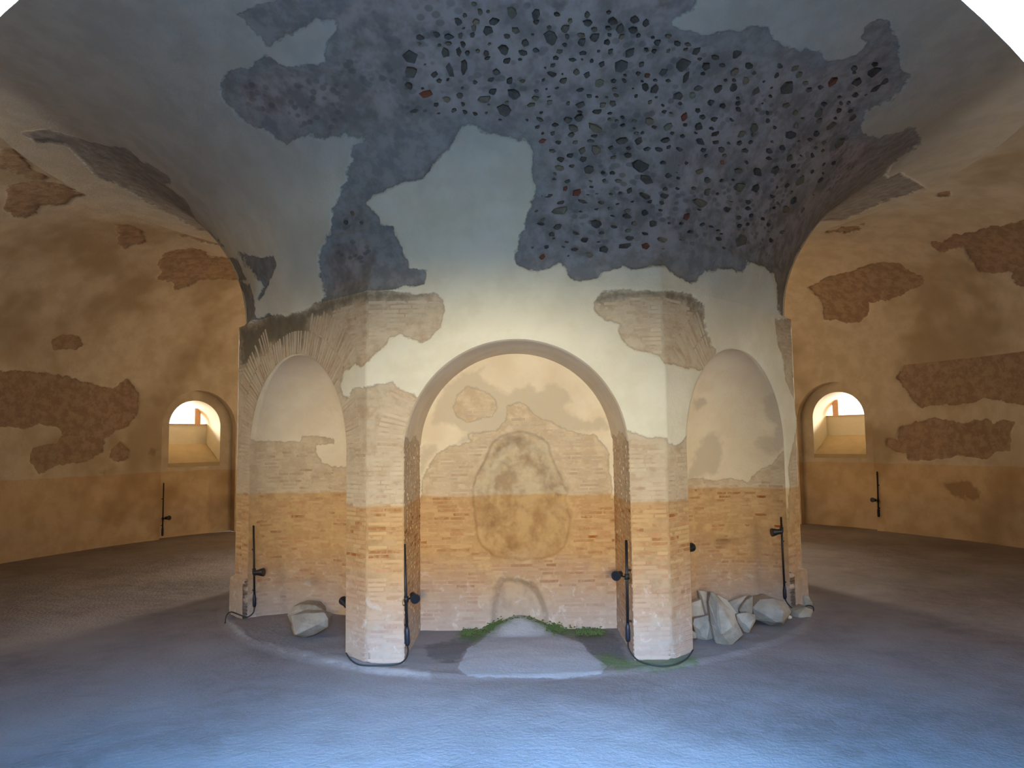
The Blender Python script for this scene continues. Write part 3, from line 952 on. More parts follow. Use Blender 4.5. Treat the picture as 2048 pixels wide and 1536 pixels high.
def doorway():
    root = empty('door_1', kind='structure', label='whitewashed arched doorway reveal at the edge of the picture')
    # the reveal splays outward
    out = Arch(DOOR.u0, 1.45, 2.45, 0.85)
    a, b = DOOR.outline(120), out.outline(120)
    f = np.linspace(0, 1, 14)
    O = (a[:, None, :] * (1 - f[None, :, None]) + b[:, None, :] * f[None, :, None]).reshape(-1, 2)
    P = cyl(O[:, 0], O[:, 1], np.tile(RO - 0.001 + f * 1.2, len(a)))
    new_obj('door_reveal', mesh_np('door_reveal', P, grid_faces(len(a), len(f))), MAT_REVEAL, root)
    cyl_box('threshold', -1.6, 1.6, RO - 0.001, RO + 1.2, 0.75, 0.85, MAT_REVEAL, root)
    # outer face of the wall round the doorway
    U, Z, F = holed_grid(np.linspace(-4, 4, 140), np.linspace(0.5, 6, 90), [out])
    P = cyl(U, Z, np.full(len(U), RO + 1.2))
    new_obj('outer_face', mesh_np('outer_face', P, F, {'ex': np.full(len(P), -1.0)}), MAT_REVEAL, root)


doorway()


# ------------------------------------------------------------------ floor with the low round plinth
def floor():
    th = np.radians(np.concatenate([np.linspace(-180, -95, 170), np.linspace(-95, 95, 640)[1:-1], np.linspace(95, 180, 170)]))
    r = np.concatenate([np.linspace(2.3, 4.3, 100), np.linspace(4.3, 4.7, 34)[1:], np.linspace(4.7, RO + 0.02, 130)[1:], [RO + REC_D + .02]])
    T, R = np.meshgrid(th, r, indexing='ij')
    T, R = T.ravel(), R.ravel()
    P = np.stack([R * np.sin(T), -R * np.cos(T), 0 * R], -1)
    edge = 4.46 + 0.05 * fbm(P, 2.5, 3)
    near = smooth(R, edge + 0.09, edge - 0.06)
    ex = mask(P, FLOOR_PATCH, wob=0.03)
    st = mask(P, FLOOR_WET, wob=0.05)
    gr = mask(P, FLOOR_GREEN, wob=0.08)
    kl = mask(P, KERB_LIGHT, wob=0.03)
    front = np.abs(np.degrees(T)) < 90
    for a in (ex, st, gr, kl):
        a[~front] = -1
    rim = np.exp(-((R - edge + 0.06) / 0.05) ** 2)
    z = near * (0.026 + 0.02 * fbm(P, 5, 3)) * (1 - 0.75 * np.exp(-(P[:, 0] / 1.3) ** 2) * (P[:, 1] < 0)) + rim * 0.003 + fbm(P, 0.7, 3) * 0.05 * smooth(R, 4.5, 5.5) + fbm(P, 6, 3) * 0.012
    z = z + smooth(ex, -0.03, 0.05) * 0.008 + np.where(front, smooth(kl, -.03, .05), 0) * 0.008
    # the cement fillet climbs into the broken foot of the niche
    bx = P[:, 0] - 0.02
    z = z + 0.16 * np.exp(-(bx / 0.33) ** 2) * smooth(P[:, 1], -APO + ND - 0.35, -APO + ND + 0.02)
    # worn fall towards the ring wall behind
    P[:, 2] = z * smooth(R, RO + 0.5, RO - 0.2)
    me = mesh_np('floor', P, grid_faces(len(th), len(r), True), {'ex': ex, 'st': st, 'gr': gr, 'kl': kl, 'pl': near})
    o = new_obj('floor', me, MAT_FLOOR)
    o['kind'] = 'structure'
    o['label'] = 'trodden earth floor with a low round plinth about the pier'
    return P, R, T


floor()

# ------------------------------------------------------------------ bricks of the pier
def brick_variants():
    out = []
    for k in range(4):
        bm = bmesh.new()
        bmesh.ops.create_cube(bm, size=1.0)
        for v in bm.verts:
            v.co.x += random.uniform(-0.02, 0.02)
            v.co.z += random.uniform(-0.10, 0.10)
            if v.co.y < 0:
                v.co.x *= 0.985
                v.co.z *= 0.90
        me = bpy.data.meshes.new('brick')
        bm.to_mesh(me)
        bm.free()
        me.materials.append(MAT_BRICK)
        out.append(me)
    return out


BRICKS = brick_variants()


def collect_bricks():
    """every brick: centre, along, out, up, length, height, proud"""
    L = []
    up = np.array([0, 0, 1.0])
    pitch = 0.050

    def exposed(p, polys, m=4):
        Q, _ = project(np.array([p]))
        return poly_sd(Q, polys)[0] > m

    # straight courses on the pier's three faces
    for k in (-1, 0, 1):
        n, t = face_frame(k)
        for ci in range(int(4.0 / pitch)):
            z = 0.05 + ci * pitch
            segs = []
            if z < NZS + NW + 0.65:
                h = z - NZS
                rr = NW + (0.62 if h > 0 else 0)
                x = math.sqrt(max(rr * rr - h * h, 0)) if h > 0 else NW
                if x > S / 2:
                    continue
                segs = [(-S / 2 + 0.014, -x - 0.005), (x + 0.005, S / 2 - 0.014)]
            else:
                segs = [(-S / 2, S / 2)]
            for a, b in segs:
                u = a + (random.uniform(-0.1, 0) if b - a > 0.6 else 0)
                while u < b - 0.03:
                    ln = random.uniform(0.13, 0.27)
                    u2 = min(u + ln, b)
                    if b - u2 < 0.06:
                        u2 = b
                    c = (max(u, a) + u2) / 2
                    p = n * APO + t * c + up * z
                    Q, _ = project(np.array([p - t * (u2 - u) * 0.4, p + t * (u2 - u) * 0.4]))
                    if poly_sd(Q, PIER_BARE).min() > 3 and poly_sd(Q, PIER_SOOT).max() < 2 and random.random() > 0.12:
                        L.append((p, t, n, up, u2 - max(u, a) - 0.012, 0.035, random.uniform(0.001, 0.006)))
                    u = u2
    # fanned bricks of the arch heads
    for k in (-1, 0, 1):
        n, t = face_frame(k)
        m = int(math.pi * (NW + 0.3) / 0.058)
        for i in range(m):
            an = math.pi * (i + 0.5) / m + random.uniform(-0.003, 0.003)
            d = np.cos(an) * t + np.sin(an) * up
            e = -np.sin(an) * t + np.cos(an) * up
            for r0, r1 in ((NW + 0.012, NW + 0.30), (NW + 0.315, NW + 0.61)):
                rc = (r0 + r1) / 2
                if abs(math.cos(an) * r1) > S / 2 - 0.01:
                    continue
                p = n * APO + d * rc + up * NZS
                Q, _ = project(np.array([p - d * (r1 - r0) * 0.42, p + d * (r1 - r0) * 0.42]))
                if poly_sd(Q, PIER_BARE).min() > 2 and poly_sd(Q, PIER_SOOT).min() < 2 and random.random() > 0.1:
                    L.append((p, d, n, e, r1 - r0, 0.036, random.uniform(0.002, 0.012)))
    # back of the flat niche
    n, t = face_frame(0)
    for ci in range(int(2.75 / pitch)):
        z = 0.06 + ci * pitch
        u = -NW + random.uniform(-0.1, 0)
        while u < NW - 0.03:
            u2 = min(u + random.uniform(0.14, 0.29), NW)
            c = (max(u, -NW) + u2) / 2
            p = n * (APO - ND) + t * c + up * z
            Q, _ = project(np.array([p - t * (u2 - u) * 0.4, p + t * (u2 - u) * 0.4]))
            if poly_sd(Q, NICHE_BARE).min() > 3 and poly_sd(Q, NICHE_HOLE).max() < -3 and poly_sd(Q, NICHE_LOW).max() < -3 and random.random() > 0.1:
                L.append((p - n * 0.014, t, n, up, u2 - max(u, -NW) - 0.012, 0.035, random.uniform(0.001, 0.006)))
            u = u2
    # jambs of the flat niche
    for s in (-1, 1):
        for ci in range(int(2.35 / pitch)):
            z = 0.05 + ci * pitch
            d = 0.01
            while d < ND - 0.05:
                d2 = min(d + random.uniform(0.14, 0.28), ND)
                p = n * (APO - (d + d2) / 2) + t * s * NW + up * z
                if random.random() > 0.12:
                    L.append((p, -n, -t * s, up, d2 - d - 0.012, 0.035, random.uniform(0.001, 0.008)))
                d = d2
    # curved backs of the side niches
    for k, polys in ((-1, LAPSE_BARE), (1, RAPSE_BARE)):
        n, t = face_frame(k)
        for ci in range(int(2.6 / pitch)):
            z = 0.06 + ci * pitch
            T = 0.03
            while T < math.pi - 0.05:
                T2 = T + random.uniform(0.12, 0.24)
                tm = (T + T2) / 2
                if z > NZS:
                    break
                u, d = NW * math.cos(tm), APSE_D * math.sin(tm)
                p = n * APO + t * u - n * d + up * z
                tg = -NW * math.sin(tm) * t - APSE_D * math.cos(tm) * n
                lg = np.linalg.norm(tg)
                tg = tg / lg
                nr = np.cross(up, tg)
                if nr @ (t * (-u) + n * d) < 0:
                    nr = -nr
                if T2 < math.pi and exposed(p, polys, 5) and random.random() > 0.12:
                    L.append((p, tg, nr, up, lg * (T2 - T) - 0.012, 0.035, random.uniform(0.000, 0.005)))
                T = T2
    return L


def build_bricks():
    L = collect_bricks()
    # seen size decides which are objects of their own
    sc = []
    for p, a, n, u, ln, h, pr in L:
        v = CAM_POS - p
        dist = np.linalg.norm(v)
        sc.append(max((v / dist) @ n, 0) * ln * h / dist ** 2)
    order = np.argsort(-np.array(sc))
    V, F, R = [], [], []
    th = 0.05
    for rank, i in enumerate(order):
        p, a, n, u, ln, h, pr = L[i]
        c = p + n * (pr - th / 2)
        b = BRICKS[rank % 4]
        if rank < 300:
            o = bpy.data.objects.new('brick', b)
            COL.objects.link(o)
            o.parent = PIER
            m = Matrix.Identity(4)
            for j in range(3):
                m[j][0], m[j][1], m[j][2], m[j][3] = a[j] * ln, -n[j] * th, u[j] * h, c[j]
            o.matrix_local = m
        else:
            base = len(V)
            r = random.random()
            for vv in b.vertices:
                V.append(c + a * ln * vv.co.x - n * th * vv.co.y + u * h * vv.co.z)
                R.append(r)
            for f in b.polygons:
                F.append([base + x for x in f.vertices])
    me = mesh_np('brick_courses', np.array(V), np.array(F), {'rnd': R}, shade=False)
    o = new_obj('brick_courses', me, MAT_BRICK, PIER)
    o['kind'] = 'stuff'
    print('bricks', len(L))


build_bricks()


# ------------------------------------------------------------------ rubble set in the vault's concrete
def vault_hit(px, py):
    """point of the inner haunch seen at a picture position, by marching along the ray"""
    d = ray(px, py)
    d = d / np.linalg.norm(d)
    s = np.linspace(2.0, 12.0, 1200)
    Q = CAM_POS + s[:, None] * d
    rho = np.hypot(Q[:, 0], Q[:, 1])
    th = np.arctan2(Q[:, 0], -Q[:, 1])
    sn = np.clip((Q[:, 2] - ZSP) / VH, 0, 1)
    ph = np.arcsin(sn)
    b = blend(th, Q[:, 2])
    ro = APO / np.cos(np.mod(th + math.pi / 8, math.pi / 4) - math.pi / 8)
    rs = ro * (1 - b) + vault_rho(ph) * b
    inside = (rho < rs)
    i = np.argmax(inside)
    if not inside[i]:
        return None
    p, t, f = Q[i], th[i], ph[i]
    N = np.array([math.cos(f) / RW * math.sin(t), -math.cos(f) / RW * math.cos(t), -math.sin(f) / VH])
    N /= np.linalg.norm(N)
    T = np.array([math.cos(t), math.sin(t), 0.0])
    return p, N, T, np.cross(N, T)


def rubble():
    variants = []
    for k in range(8):
        n = random.randint(5, 8)
        ring = [(math.cos(2 * math.pi * i / n + random.uniform(-.3, .3)) * random.uniform(0.7, 1.1),
                 math.sin(2 * math.pi * i / n + random.uniform(-.3, .3)) * random.uniform(0.7, 1.1)) for i in range(n)]
        bm = bmesh.new()
        lo = [bm.verts.new((x, y, -1)) for x, y in ring]
        hi = [bm.verts.new((x * 0.8, y * 0.8, random.uniform(0.5, 1.0))) for x, y in ring]
        bm.faces.new(hi)
        for i in range(n):
            bm.faces.new((lo[i], lo[(i + 1) % n], hi[(i + 1) % n], hi[i]))
        bmesh.ops.recalc_face_normals(bm, faces=bm.faces)
        me = bpy.data.meshes.new('rubble_stone')
        bm.to_mesh(me)
        bm.free()
        me.materials.append(MAT_AGG)
        variants.append(me)
    red = [m.copy() for m in variants[:3]]
    for m in red:
        m.materials.clear()
        m.materials.append(MAT_AGG_RED)
    V = np.array(CEIL_STONES, float)
    lo, hi = V.min(0), V.max(0)
    pts = []
    tries = 0
    # a few stones placed as seen, the rest filled in between
    fixed = [(850, 190, 22, 7, 1), (968, 200, 17, 7, 0), (1027, 190, 17, 9, 0), (892, 200, 11, 6, 0), (900, 143, 10, 14, 0), (927, 136, 9, 13, 0),
             (1072, 32, 10, 9, 0), (1156, 386, 13, 9, 1), (1132, 378, 7, 6, 1), (1147, 258, 14, 7, 0), (1370, 236, 10, 8, 1), (1373, 157, 9, 10, 0),
             (1292, 176, 9, 7, 0), (1312, 180, 11, 9, 0), (890, 107, 11, 9, 0), (917, 106, 7, 9, 0), (985, 185, 10, 6, 0), (816, 173, 9, 7, 0),
             (1085, 513, 9, 6, 1), (1294, 492, 12, 9, 1), (1260, 382, 9, 7, 0), (1339, 352, 10, 6, 0), (1377, 434, 10, 9, 1), (1417, 385, 9, 9, 0),
             (1292, 426, 9, 7, 0), (1120, 337, 12, 6, 0), (1122, 320, 9, 6, 0), (1168, 320, 10, 7, 0), (1179, 340, 13, 9, 0), (702, 427, 6, 6, 0),
             (689, 445, 7, 6, 0), (721, 446, 6, 6, 0)]
    for x, y, a, b, c in fixed:
        pts.append((x, y, a, b, c))
    while len(pts) < 460 and tries < 40000:
        tries += 1
        x, y = random.uniform(lo[0], hi[0]), random.uniform(lo[1], hi[1])
        if poly_sd(np.array([[x, y]]), [CEIL_STONES])[0] < 4:
            continue
        y = round(y / 15) * 15 + random.uniform(-4, 4)
        a = min(random.lognormvariate(2.05, 0.45), 22)
        a *= 1.2
        b = a * random.uniform(0.32, 0.72)
        if any((abs(x - q[0]) < (a + q[2]) * 0.95 + 2) and (abs(y - q[1]) < (b + q[3]) * 0.95 + 2) for q in pts):
            continue
        pts.append((x, y, a, b, 1 if random.random() < 0.05 else 0))
    pts.sort(key=lambda q: -q[2] * q[3])
    SV, SF, SR = [], [], []
    n_obj = 0
    for x, y, a, b, c in pts:
        h = vault_hit(x, y)
        if h is None:
            continue
        p, N, T, B = h
        depth = (p - CAM_POS) @ FW
        su, sv = a * depth / FPX, b * depth / FPX / max(abs(B @ UP), 0.45)
        q = random.uniform(-0.35, 0.35)
        t2, b2 = T * math.cos(q) + B * math.sin(q), -T * math.sin(q) + B * math.cos(q)
        me = (red if c else variants)[random.randrange(3 if c else 8)]
        p = p - N * 0.040
        if n_obj < 300:
            o = bpy.data.objects.new('rubble_stone', me)
            COL.objects.link(o)
            o.parent = CEILING
            m = Matrix.Identity(4)
            for j in range(3):
                m[j][0], m[j][1], m[j][2], m[j][3] = t2[j] * su, b2[j] * sv, N[j] * 0.035, p[j]
            o.matrix_local = m
            n_obj += 1
        else:
            base = len(SV)
            r = random.random()
            bm = bmesh.new()
            bm.from_mesh(me)
            bmesh.ops.triangulate(bm, faces=bm.faces)
            for v in bm.verts:
                SV.append(p + t2 * su * v.co.x + b2 * sv * v.co.y + N * 0.035 * v.co.z)
                SR.append(r)
            for f in bm.faces:
                SF.append([base + v.index for v in f.verts])
            bm.free()
    if SV:
        o = new_obj('rubble_chips', mesh_np('rubble_chips', np.array(SV), np.array(SF), {'rnd': SR}, shade=False), MAT_AGG, CEILING)
        o['kind'] = 'stuff'
    print('rubble', len(pts))


rubble()


# ------------------------------------------------------------------ loose stones
def rock(name, label, poly, depth, thick, lean=0.0, mat=None, group=None, drop=True):
    """angular block: its outline stands at its own distance, with a smaller back and a broken front ridge"""
    pts = [at_depth(x, y, depth) for x, y in poly]
    C = np.mean(pts, 0)
    fw = np.array([FW[0], FW[1], 0.0])
    fw /= np.linalg.norm(fw)
    up = np.array([0, 0, 1.0])
    rnd = random.Random(hash(label) & 0xffff if False else sum(map(ord, label)))
    zmin = min(p[2] for p in pts)
    H = max(p[2] for p in pts) - zmin
    bm = bmesh.new()

    def add(p):
        bm.verts.new(Vector(p))
    for p in pts:
        q = p + fw * (lean * (p[2] - zmin))
        k = rnd.uniform(0.82, 0.95)
        add(q + fw * rnd.uniform(-0.1, 0.15) * thick)
        b = C + (q - C) * k + fw * thick * rnd.uniform(0.6, 1.0)
        b[2] = max(b[2], 0.02)
        add(b)
        if rnd.random() < 0.6:
            f = C + (q - C) * rnd.uniform(0.35, 0.7) - fw * thick * rnd.uniform(0.25, 0.45)
            f[2] = max(f[2], zmin)
            add(f)
    r = bmesh.ops.convex_hull(bm, input=bm.verts)
    bmesh.ops.delete(bm, geom=[g for g in r['geom_interior'] if isinstance(g, bmesh.types.BMVert)], context='VERTS')
    bmesh.ops.delete(bm, geom=[v for v in bm.verts if not v.link_faces], context='VERTS')
    bmesh.ops.bevel(bm, geom=list(bm.edges), offset=min(0.006, 0.03 * max(H, 0.05)), segments=1, affect='EDGES', clamp_overlap=True)
    base = Vector((C[0], C[1], min(v.co.z for v in bm.verts)))
    for v in bm.verts:
        n = Vector((rnd.uniform(-1, 1), rnd.uniform(-1, 1), rnd.uniform(-1, 1)))
        v.co += n * 0.004
        v.co -= base
    me = bpy.data.meshes.new(name)
    bm.to_mesh(me)
    bm.free()
    o = new_obj(name, me, mat or MAT_ROCK)
    o.location = base
    o['label'] = label
    o['category'] = 'stone'
    if group:
        o['group'] = group
    return o


GR = 'broken stones heaped at the niche with the leaning slab'
rock('stone_block', 'squat pale boulder alone on the plinth before the rounded niche', [(581, 1232), (603, 1227), (647, 1227), (657, 1238),
     (656, 1254), (626, 1271), (608, 1277), (587, 1271), (581, 1254)], 8.75, 0.34)
rock('stone_block', 'darker flat-topped stone half hidden behind the squat boulder', [(575, 1228), (585, 1214), (602, 1208), (632, 1210),
     (648, 1222), (650, 1240), (600, 1250), (578, 1245)], 9.2, 0.3)
rock('stone_slab', 'large pointed slab standing upright, foremost of the stone heap', [(1422, 1206), (1426, 1188), (1433, 1188), (1468, 1227),
     (1488, 1270), (1462, 1294), (1433, 1288), (1425, 1250)], 8.25, 0.22, 0.15, group=GR)
rock('stone_block', 'blunt square stone at the foot of the large pointed slab', [(1388, 1238), (1425, 1229), (1431, 1281), (1412, 1286),
     (1395, 1278), (1385, 1250)], 8.5, 0.2, group=GR)
rock('stone_block', 'tall narrow stone against the brick post beside the heap', [(1377, 1207), (1402, 1199), (1409, 1229), (1396, 1245),
     (1378, 1262)], 8.78, 0.18, group=GR)
rock('stone_block', 'small upright stone rearmost in the heap beside the post', [(1396, 1181), (1419, 1184), (1424, 1200), (1420, 1230),
     (1409, 1240), (1402, 1205)], 9.05, 0.18, group=GR)
rock('stone_block', 'sloping stone wedged behind the large pointed slab', [(1434, 1189), (1454, 1199), (1474, 1225), (1476, 1245), (1440, 1245),
     (1430, 1205)], 9.02, 0.18, group=GR)
rock('stone_block', 'white-topped jagged stone tipped up in the middle of the heap', [(1454, 1206), (1492, 1191), (1496, 1199), (1480, 1222),
     (1478, 1240), (1465, 1235)], 9.32, 0.14, group=GR)
rock('stone_block', 'upright split stone between the jagged stone and the round boulder', [(1479, 1222), (1495, 1198), (1507, 1192), (1505, 1224),
     (1503, 1245), (1486, 1240)], 9.05, 0.16, group=GR)
rock('stone_block', 'low tapering stone between the large slab and the round boulder', [(1471, 1228), (1494, 1225), (1512, 1231), (1512, 1240),
     (1498, 1266), (1489, 1265), (1476, 1245)], 8.64, 0.14, group=GR)
rock('stone_boulder', 'wide rounded boulder at the end of the stone heap', [(1505, 1215), (1520, 1201), (1548, 1197), (1574, 1208), (1584, 1224),
     (1565, 1250), (1545, 1253), (1514, 1241)], 9.05, 0.4, group=GR)
rock('stone_slab', 'thin slab leaning on the niche wall behind the round boulder', [(1500, 1197), (1532, 1190), (1545, 1196), (1540, 1215), (1505, 1215)],
     9.55, 0.12, group=GR)
rock('stone_slab', 'low flat slab on the plinth under the coiled cable end', [(1585, 1222), (1612, 1214), (1627, 1220), (1622, 1231), (1592, 1238), (1580, 1233)],
     9.55, 0.3, group=GR)
rock('stone_block', 'flat grey stone propped against the pier corner foot', [(1605, 1191), (1617, 1192), (1627, 1208), (1625, 1218), (1606, 1216)], 9.9, 0.14, group=GR)
rock('stone_block', 'small stone at the brick post foot under the heap', [(1381, 1258), (1392, 1266), (1393, 1277), (1381, 1277)], 8.36, 0.08, group=GR)
rock('pebble', 'small whitish pebble beside the round boulder', [(1573, 1233), (1578, 1230), (1584, 1234), (1582, 1240), (1575, 1240)], 9.4, 0.06, mat=MAT_SCRAP)
rock('plaster_scrap', 'tiny white plaster scrap on the floor before the mossy post', [(1363, 1340), (1368, 1335), (1373, 1337), (1374, 1343), (1366, 1344)],
     7.62, 0.05, mat=MAT_SCRAP)


# ------------------------------------------------------------------ spotlights on poles
def tube(pts, r, seg=8, close=False):
    bm = bmesh.new()
    rings = []
    n = len(pts)
    pts = [Vector(p) for p in pts]
    for i, p in enumerate(pts):
        d = (pts[min(i + 1, n - 1)] - pts[max(i - 1, 0)]).normalized()
        a = d.orthogonal().normalized() if abs(d.z) > 0.95 else d.cross(Vector((0, 0, 1))).normalized()
        b = d.cross(a)
        rad = r[i] if isinstance(r, (list, tuple)) else r
        rings.append([bm.verts.new(p + (a * math.cos(2 * math.pi * k / seg) + b * math.sin(2 * math.pi * k / seg)) * rad) for k in range(seg)])
    for i in range(n - 1):
        for k in range(seg):
            bm.faces.new((rings[i][k], rings[i][(k + 1) % seg], rings[i + 1][(k + 1) % seg], rings[i + 1][k]))
    bm.faces.new(rings[0][::-1])
    bm.faces.new(rings[-1])
    for f in bm.faces:
        f.smooth = len(f.verts) == 4
    return bm


def part(name, bm, mat, parent, org):
    for v in bm.verts:
        v.co -= Vector(org)
    bmesh.ops.recalc_face_normals(bm, faces=bm.faces)
    me = bpy.data.meshes.new(name)
    bm.to_mesh(me)
    bm.free()
    o = bpy.data.objects.new(name, me)
    COL.objects.link(o)
    me.materials.append(mat)
    o.parent = parent
    return o


def spline(P, n=8):
    P = [Vector(p) for p in P]
    out = []
    Q = [P[0] * 2 - P[1]] + P + [P[-1] * 2 - P[-2]]
    for i in range(1, len(Q) - 2):
        a, b, c, d = Q[i - 1], Q[i], Q[i + 1], Q[i + 2]
        for k in range(n):
            t = k / n
            out.append(0.5 * ((2 * b) + (c - a) * t + (2 * a - 5 * b + 4 * c - d) * t * t + (3 * b - 3 * c + d - a) * t ** 3))
    out.append(P[-1])
    return out


def lamp_pole(label, top, bottom, spot, aim, side, cable=None, r=0.014, box=0.17, spot_r=0.055, clips=(0.3, 0.8)):
    """top and bottom: ends of the pole; spot: centre of the lamp head; aim: where the head looks; side: direction of the clip stubs"""
    top, bottom, spot = Vector(top), Vector(bottom), Vector(spot)
    aim = Vector(aim).normalized()
    root = empty('spotlight_pole', tuple(bottom), label=label, category='spotlight', group='black spotlights on poles')
    org = bottom
    d = (bottom - top)
    ln = d.length
    part('pole', tube([top, bottom - d.normalized() * box * 0.6], r), MAT_BLACK, root, org)
    b0 = bottom - d.normalized() * box
    pts = [b0, b0 + d.normalized() * 0.03, b0 + d.normalized() * 0.05, bottom - d.normalized() * 0.03, bottom]
    part('connector_sleeve', tube(pts, [r * 1.1, r * 1.4, r * 1.75, r * 1.75, r * 1.2], 10), MAT_PLASTIC, root, org)
    s = Vector(side).normalized()
    for c in clips:
        p = top + d * c
        part('clip', tube([p - s * 0.0, p + s * 0.045], [0.013, 0.011], 6), MAT_BLACK, root, org)
    # the head: body, flared rim, glass, hoop bracket and arm to the pole
    k = spot_r
    head = part('spotlight', tube([spot - aim * k * 1.5, spot - aim * k * 1.2, spot - aim * k * 0.2, spot + aim * k * 0.2, spot + aim * k * 1.05, spot + aim * k * 1.2],
                                  [k * 0.45, k * 0.62, k * 0.66, k * 0.8, k, k], 16), MAT_BLACK, root, org)
    part('lens', tube([spot + aim * k * 1.18, spot + aim * k * 1.24], [k * 0.86, k * 0.82], 16), MAT_LENS, head, org)
    u = (spot - top).dot(d.normalized())
    foot = top + d.normalized() * u
    arm = (spot - aim * k * 0.7)
    part('arm', tube([foot, (foot + arm) / 2 + Vector((0, 0, -0.012)), arm], 0.009, 6), MAT_BLACK, root, org)
    hoop_c = foot - (spot - foot).normalized() * 0.01 + Vector((0, 0, -0.03))
    ax = s
    hoop = []
    w = (spot - foot)
    w.z = 0
    w.normalize()
    for i in range(17):
        a = 2 * math.pi * i / 16
        hoop.append(hoop_c + (w * math.cos(a) + Vector((0, 0, 1)) * math.sin(a)) * k * 0.75)
    part('hoop_bracket', tube(hoop, 0.0055, 6), MAT_BRASS, root, org)
    part('collar', tube([foot - d.normalized() * 0.03, foot + d.normalized() * 0.03], r * 1.7, 10), MAT_BLACK, root, org)
    if cable:
        part('cable', tube(spline(cable), 0.0085, 6), MAT_RUBBER, root, org)
    return root


def on_face(px, py, k, off=0.0):
    n, t = face_frame(k)
    return at_plane(px, py, n, APO + off)


fl = lambda x, y, z=0.05: tuple(at_floor(x, y, z))
nL, tL = face_frame(-1)
nR, tR = face_frame(1)
bL = on_face(509, 1214, -1, -0.03)
lamp_pole('spotlight pole by the solitary squat boulder, lamp turned toward the centre', on_face(507, 1051, -1, -0.03), bL, on_face(518, 1145, -1, 0.02),
          (1, -0.15, 0.08), tuple(-tL), [tuple(bL), tuple(on_face(506, 1226, -1, 0.0)), fl(494, 1234, .06), fl(480, 1230, .07), fl(462, 1224, .08), fl(453, 1231, .06), fl(450, 1246, .05)])
bC = on_face(815, 1291, 0, -0.02)
lamp_pole('spotlight pole at the centre arch jamb nearer the squat boulder', on_face(808.5, 1088, 0, -0.03), bC, on_face(828, 1194, 0, -0.12),
          (0.35, -0.9, -0.15), (-1, -0.2, 0), [tuple(bC), fl(816, 1303, .09), fl(811, 1318, .05), fl(796, 1328, .045), fl(765, 1331, .045), fl(722, 1330, .045), fl(702, 1320, .05), fl(692, 1306, .05)], r=0.016, box=0.20)
bD = on_face(1256, 1283, 0, -0.02)
lamp_pole('spotlight pole at the centre arch jamb nearer the stone heap', on_face(1252.5, 1080, 0, -0.03), bD, on_face(1236, 1150, 0, -0.12),
          (-0.45, -0.85, 0.0), (1, -0.2, 0), [tuple(bD), fl(1258, 1298, .10), fl(1275, 1320, .05), fl(1310, 1331, .045), fl(1345, 1330, .045), fl(1372, 1318, .05), fl(1386, 1300, .06)], r=0.016, box=0.20)
bR = on_face(1570, 1198, 1, -0.03)
lamp_pole('spotlight pole beside the wide rounded boulder', on_face(1562, 1034, 1, -0.03), bR, on_face(1553, 1064, 1, 0.02),
          (-1, -0.1, -0.08), tuple(tR), [tuple(bR), tuple(on_face(1576, 1208, 1, 0.0)), fl(1588, 1219, .08), fl(1600, 1217, .10), fl(1616, 1211, .11), fl(1626, 1214, .10), fl(1627, 1222, .06)])
# two heads that only peep out past the posts, their poles on the hidden jambs
tp = on_face(687, 1090, -1, -0.14)
bt = on_face(684, 1285, -1, -0.14)
lamp_pole('spotlight head just peeping out from behind the post near the squat boulder', at_depth(697, 1110, 8.62), at_depth(699, 1285, 8.62), at_depth(690, 1206, 8.62), (-0.5, 0.7, 0.3), (0.6, -0.6, 0))
lamp_pole('spotlight head just peeping out from behind the post above the stone heap', at_depth(1369, 1010, 8.62), at_depth(1371, 1190, 8.62), at_depth(1379, 1097, 8.62), (0.5, 0.7, 0.1), (-0.6, -0.6, 0))


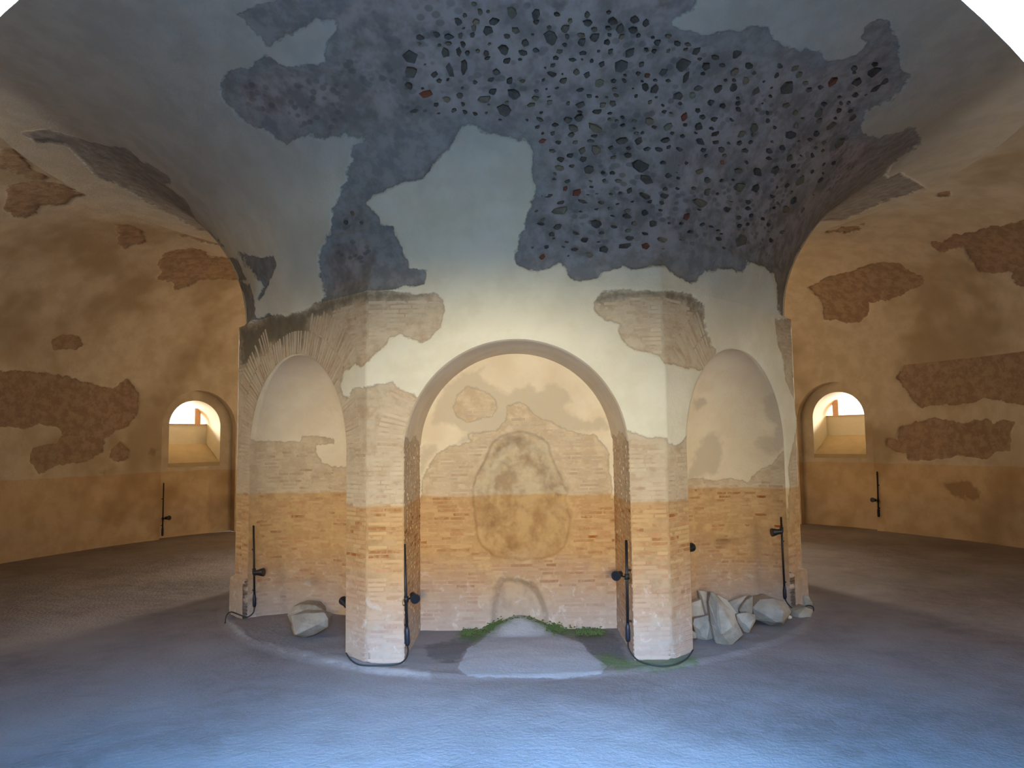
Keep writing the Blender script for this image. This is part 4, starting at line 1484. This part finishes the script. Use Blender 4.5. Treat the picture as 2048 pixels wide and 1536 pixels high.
def on_ring(px, py, r=RO - 0.03):
    d = ray(px, py)
    A, B, C = d[0] ** 2 + d[1] ** 2, 2 * (CAM_POS[0] * d[0] + CAM_POS[1] * d[1]), CAM_POS[0] ** 2 + CAM_POS[1] ** 2 - r * r
    return CAM_POS + d * ((-B + math.sqrt(B * B - 4 * A * C)) / (2 * A))


lamp_pole('distant spotlight pole by the far window on the squat boulder side', on_ring(327.5, 966), on_ring(325, 1072), on_ring(335, 1036), (1, -0.6, 0.1), (-0.6, -0.6, 0),
          r=0.017, box=0.22, spot_r=0.06)
lamp_pole('distant spotlight pole by the far window on the stone heap side', on_ring(1754, 943), on_ring(1757, 1034), on_ring(1748, 1000), (-1, -0.6, 0.1), (0.6, -0.6, 0),
          r=0.017, box=0.22, spot_r=0.06)


# ------------------------------------------------------------------ moss at the foot of the niche
def moss():
    V, F = [], []
    oct_v = [(1, 0, 0), (0, 1, 0), (-1, 0, 0), (0, -1, 0), (0, 0, 1)]
    oct_f = [(0, 1, 4), (1, 2, 4), (2, 3, 4), (3, 0, 4)]
    lines = [[(925, 1266), (960, 1262), (985, 1252), (1010, 1243), (1035, 1238), (1065, 1243), (1090, 1252), (1120, 1258), (1165, 1262), (1205, 1264)]]
    n, t = face_frame(0)
    for _ in range(1700):
        k = random.random() * (len(lines[0]) - 1)
        i = int(k)
        a, b = lines[0][i], lines[0][i + 1]
        x = a[0] + (b[0] - a[0]) * (k - i) + random.gauss(0, 3)
        y = a[1] + (b[1] - a[1]) * (k - i) + random.gauss(0, 4)
        if fbm(np.array([[x / 60, 3.0, 1.0]]), 2.0, 2)[0] < -0.05 and random.random() < 0.75:
            continue
        p = at_plane(x, y, n, APO - ND + 0.02)
        if p[2] < 0.05:
            p = at_floor(x, y, 0.06)
        s = random.uniform(0.006, 0.016)
        base = len(V)
        for vx in oct_v:
            V.append(p + np.array(vx) * s * np.array([1.3, 1.0, random.uniform(0.6, 1.4)]))
        F += [[base + q for q in f] for f in oct_f]
    o = new_obj('moss', mesh_np('moss', np.array(V), np.array(F), shade=False), MAT_MOSS)
    o['kind'] = 'stuff'
    o['label'] = 'bright green moss along the foot of the centre niche'
    o['category'] = 'moss'


moss()
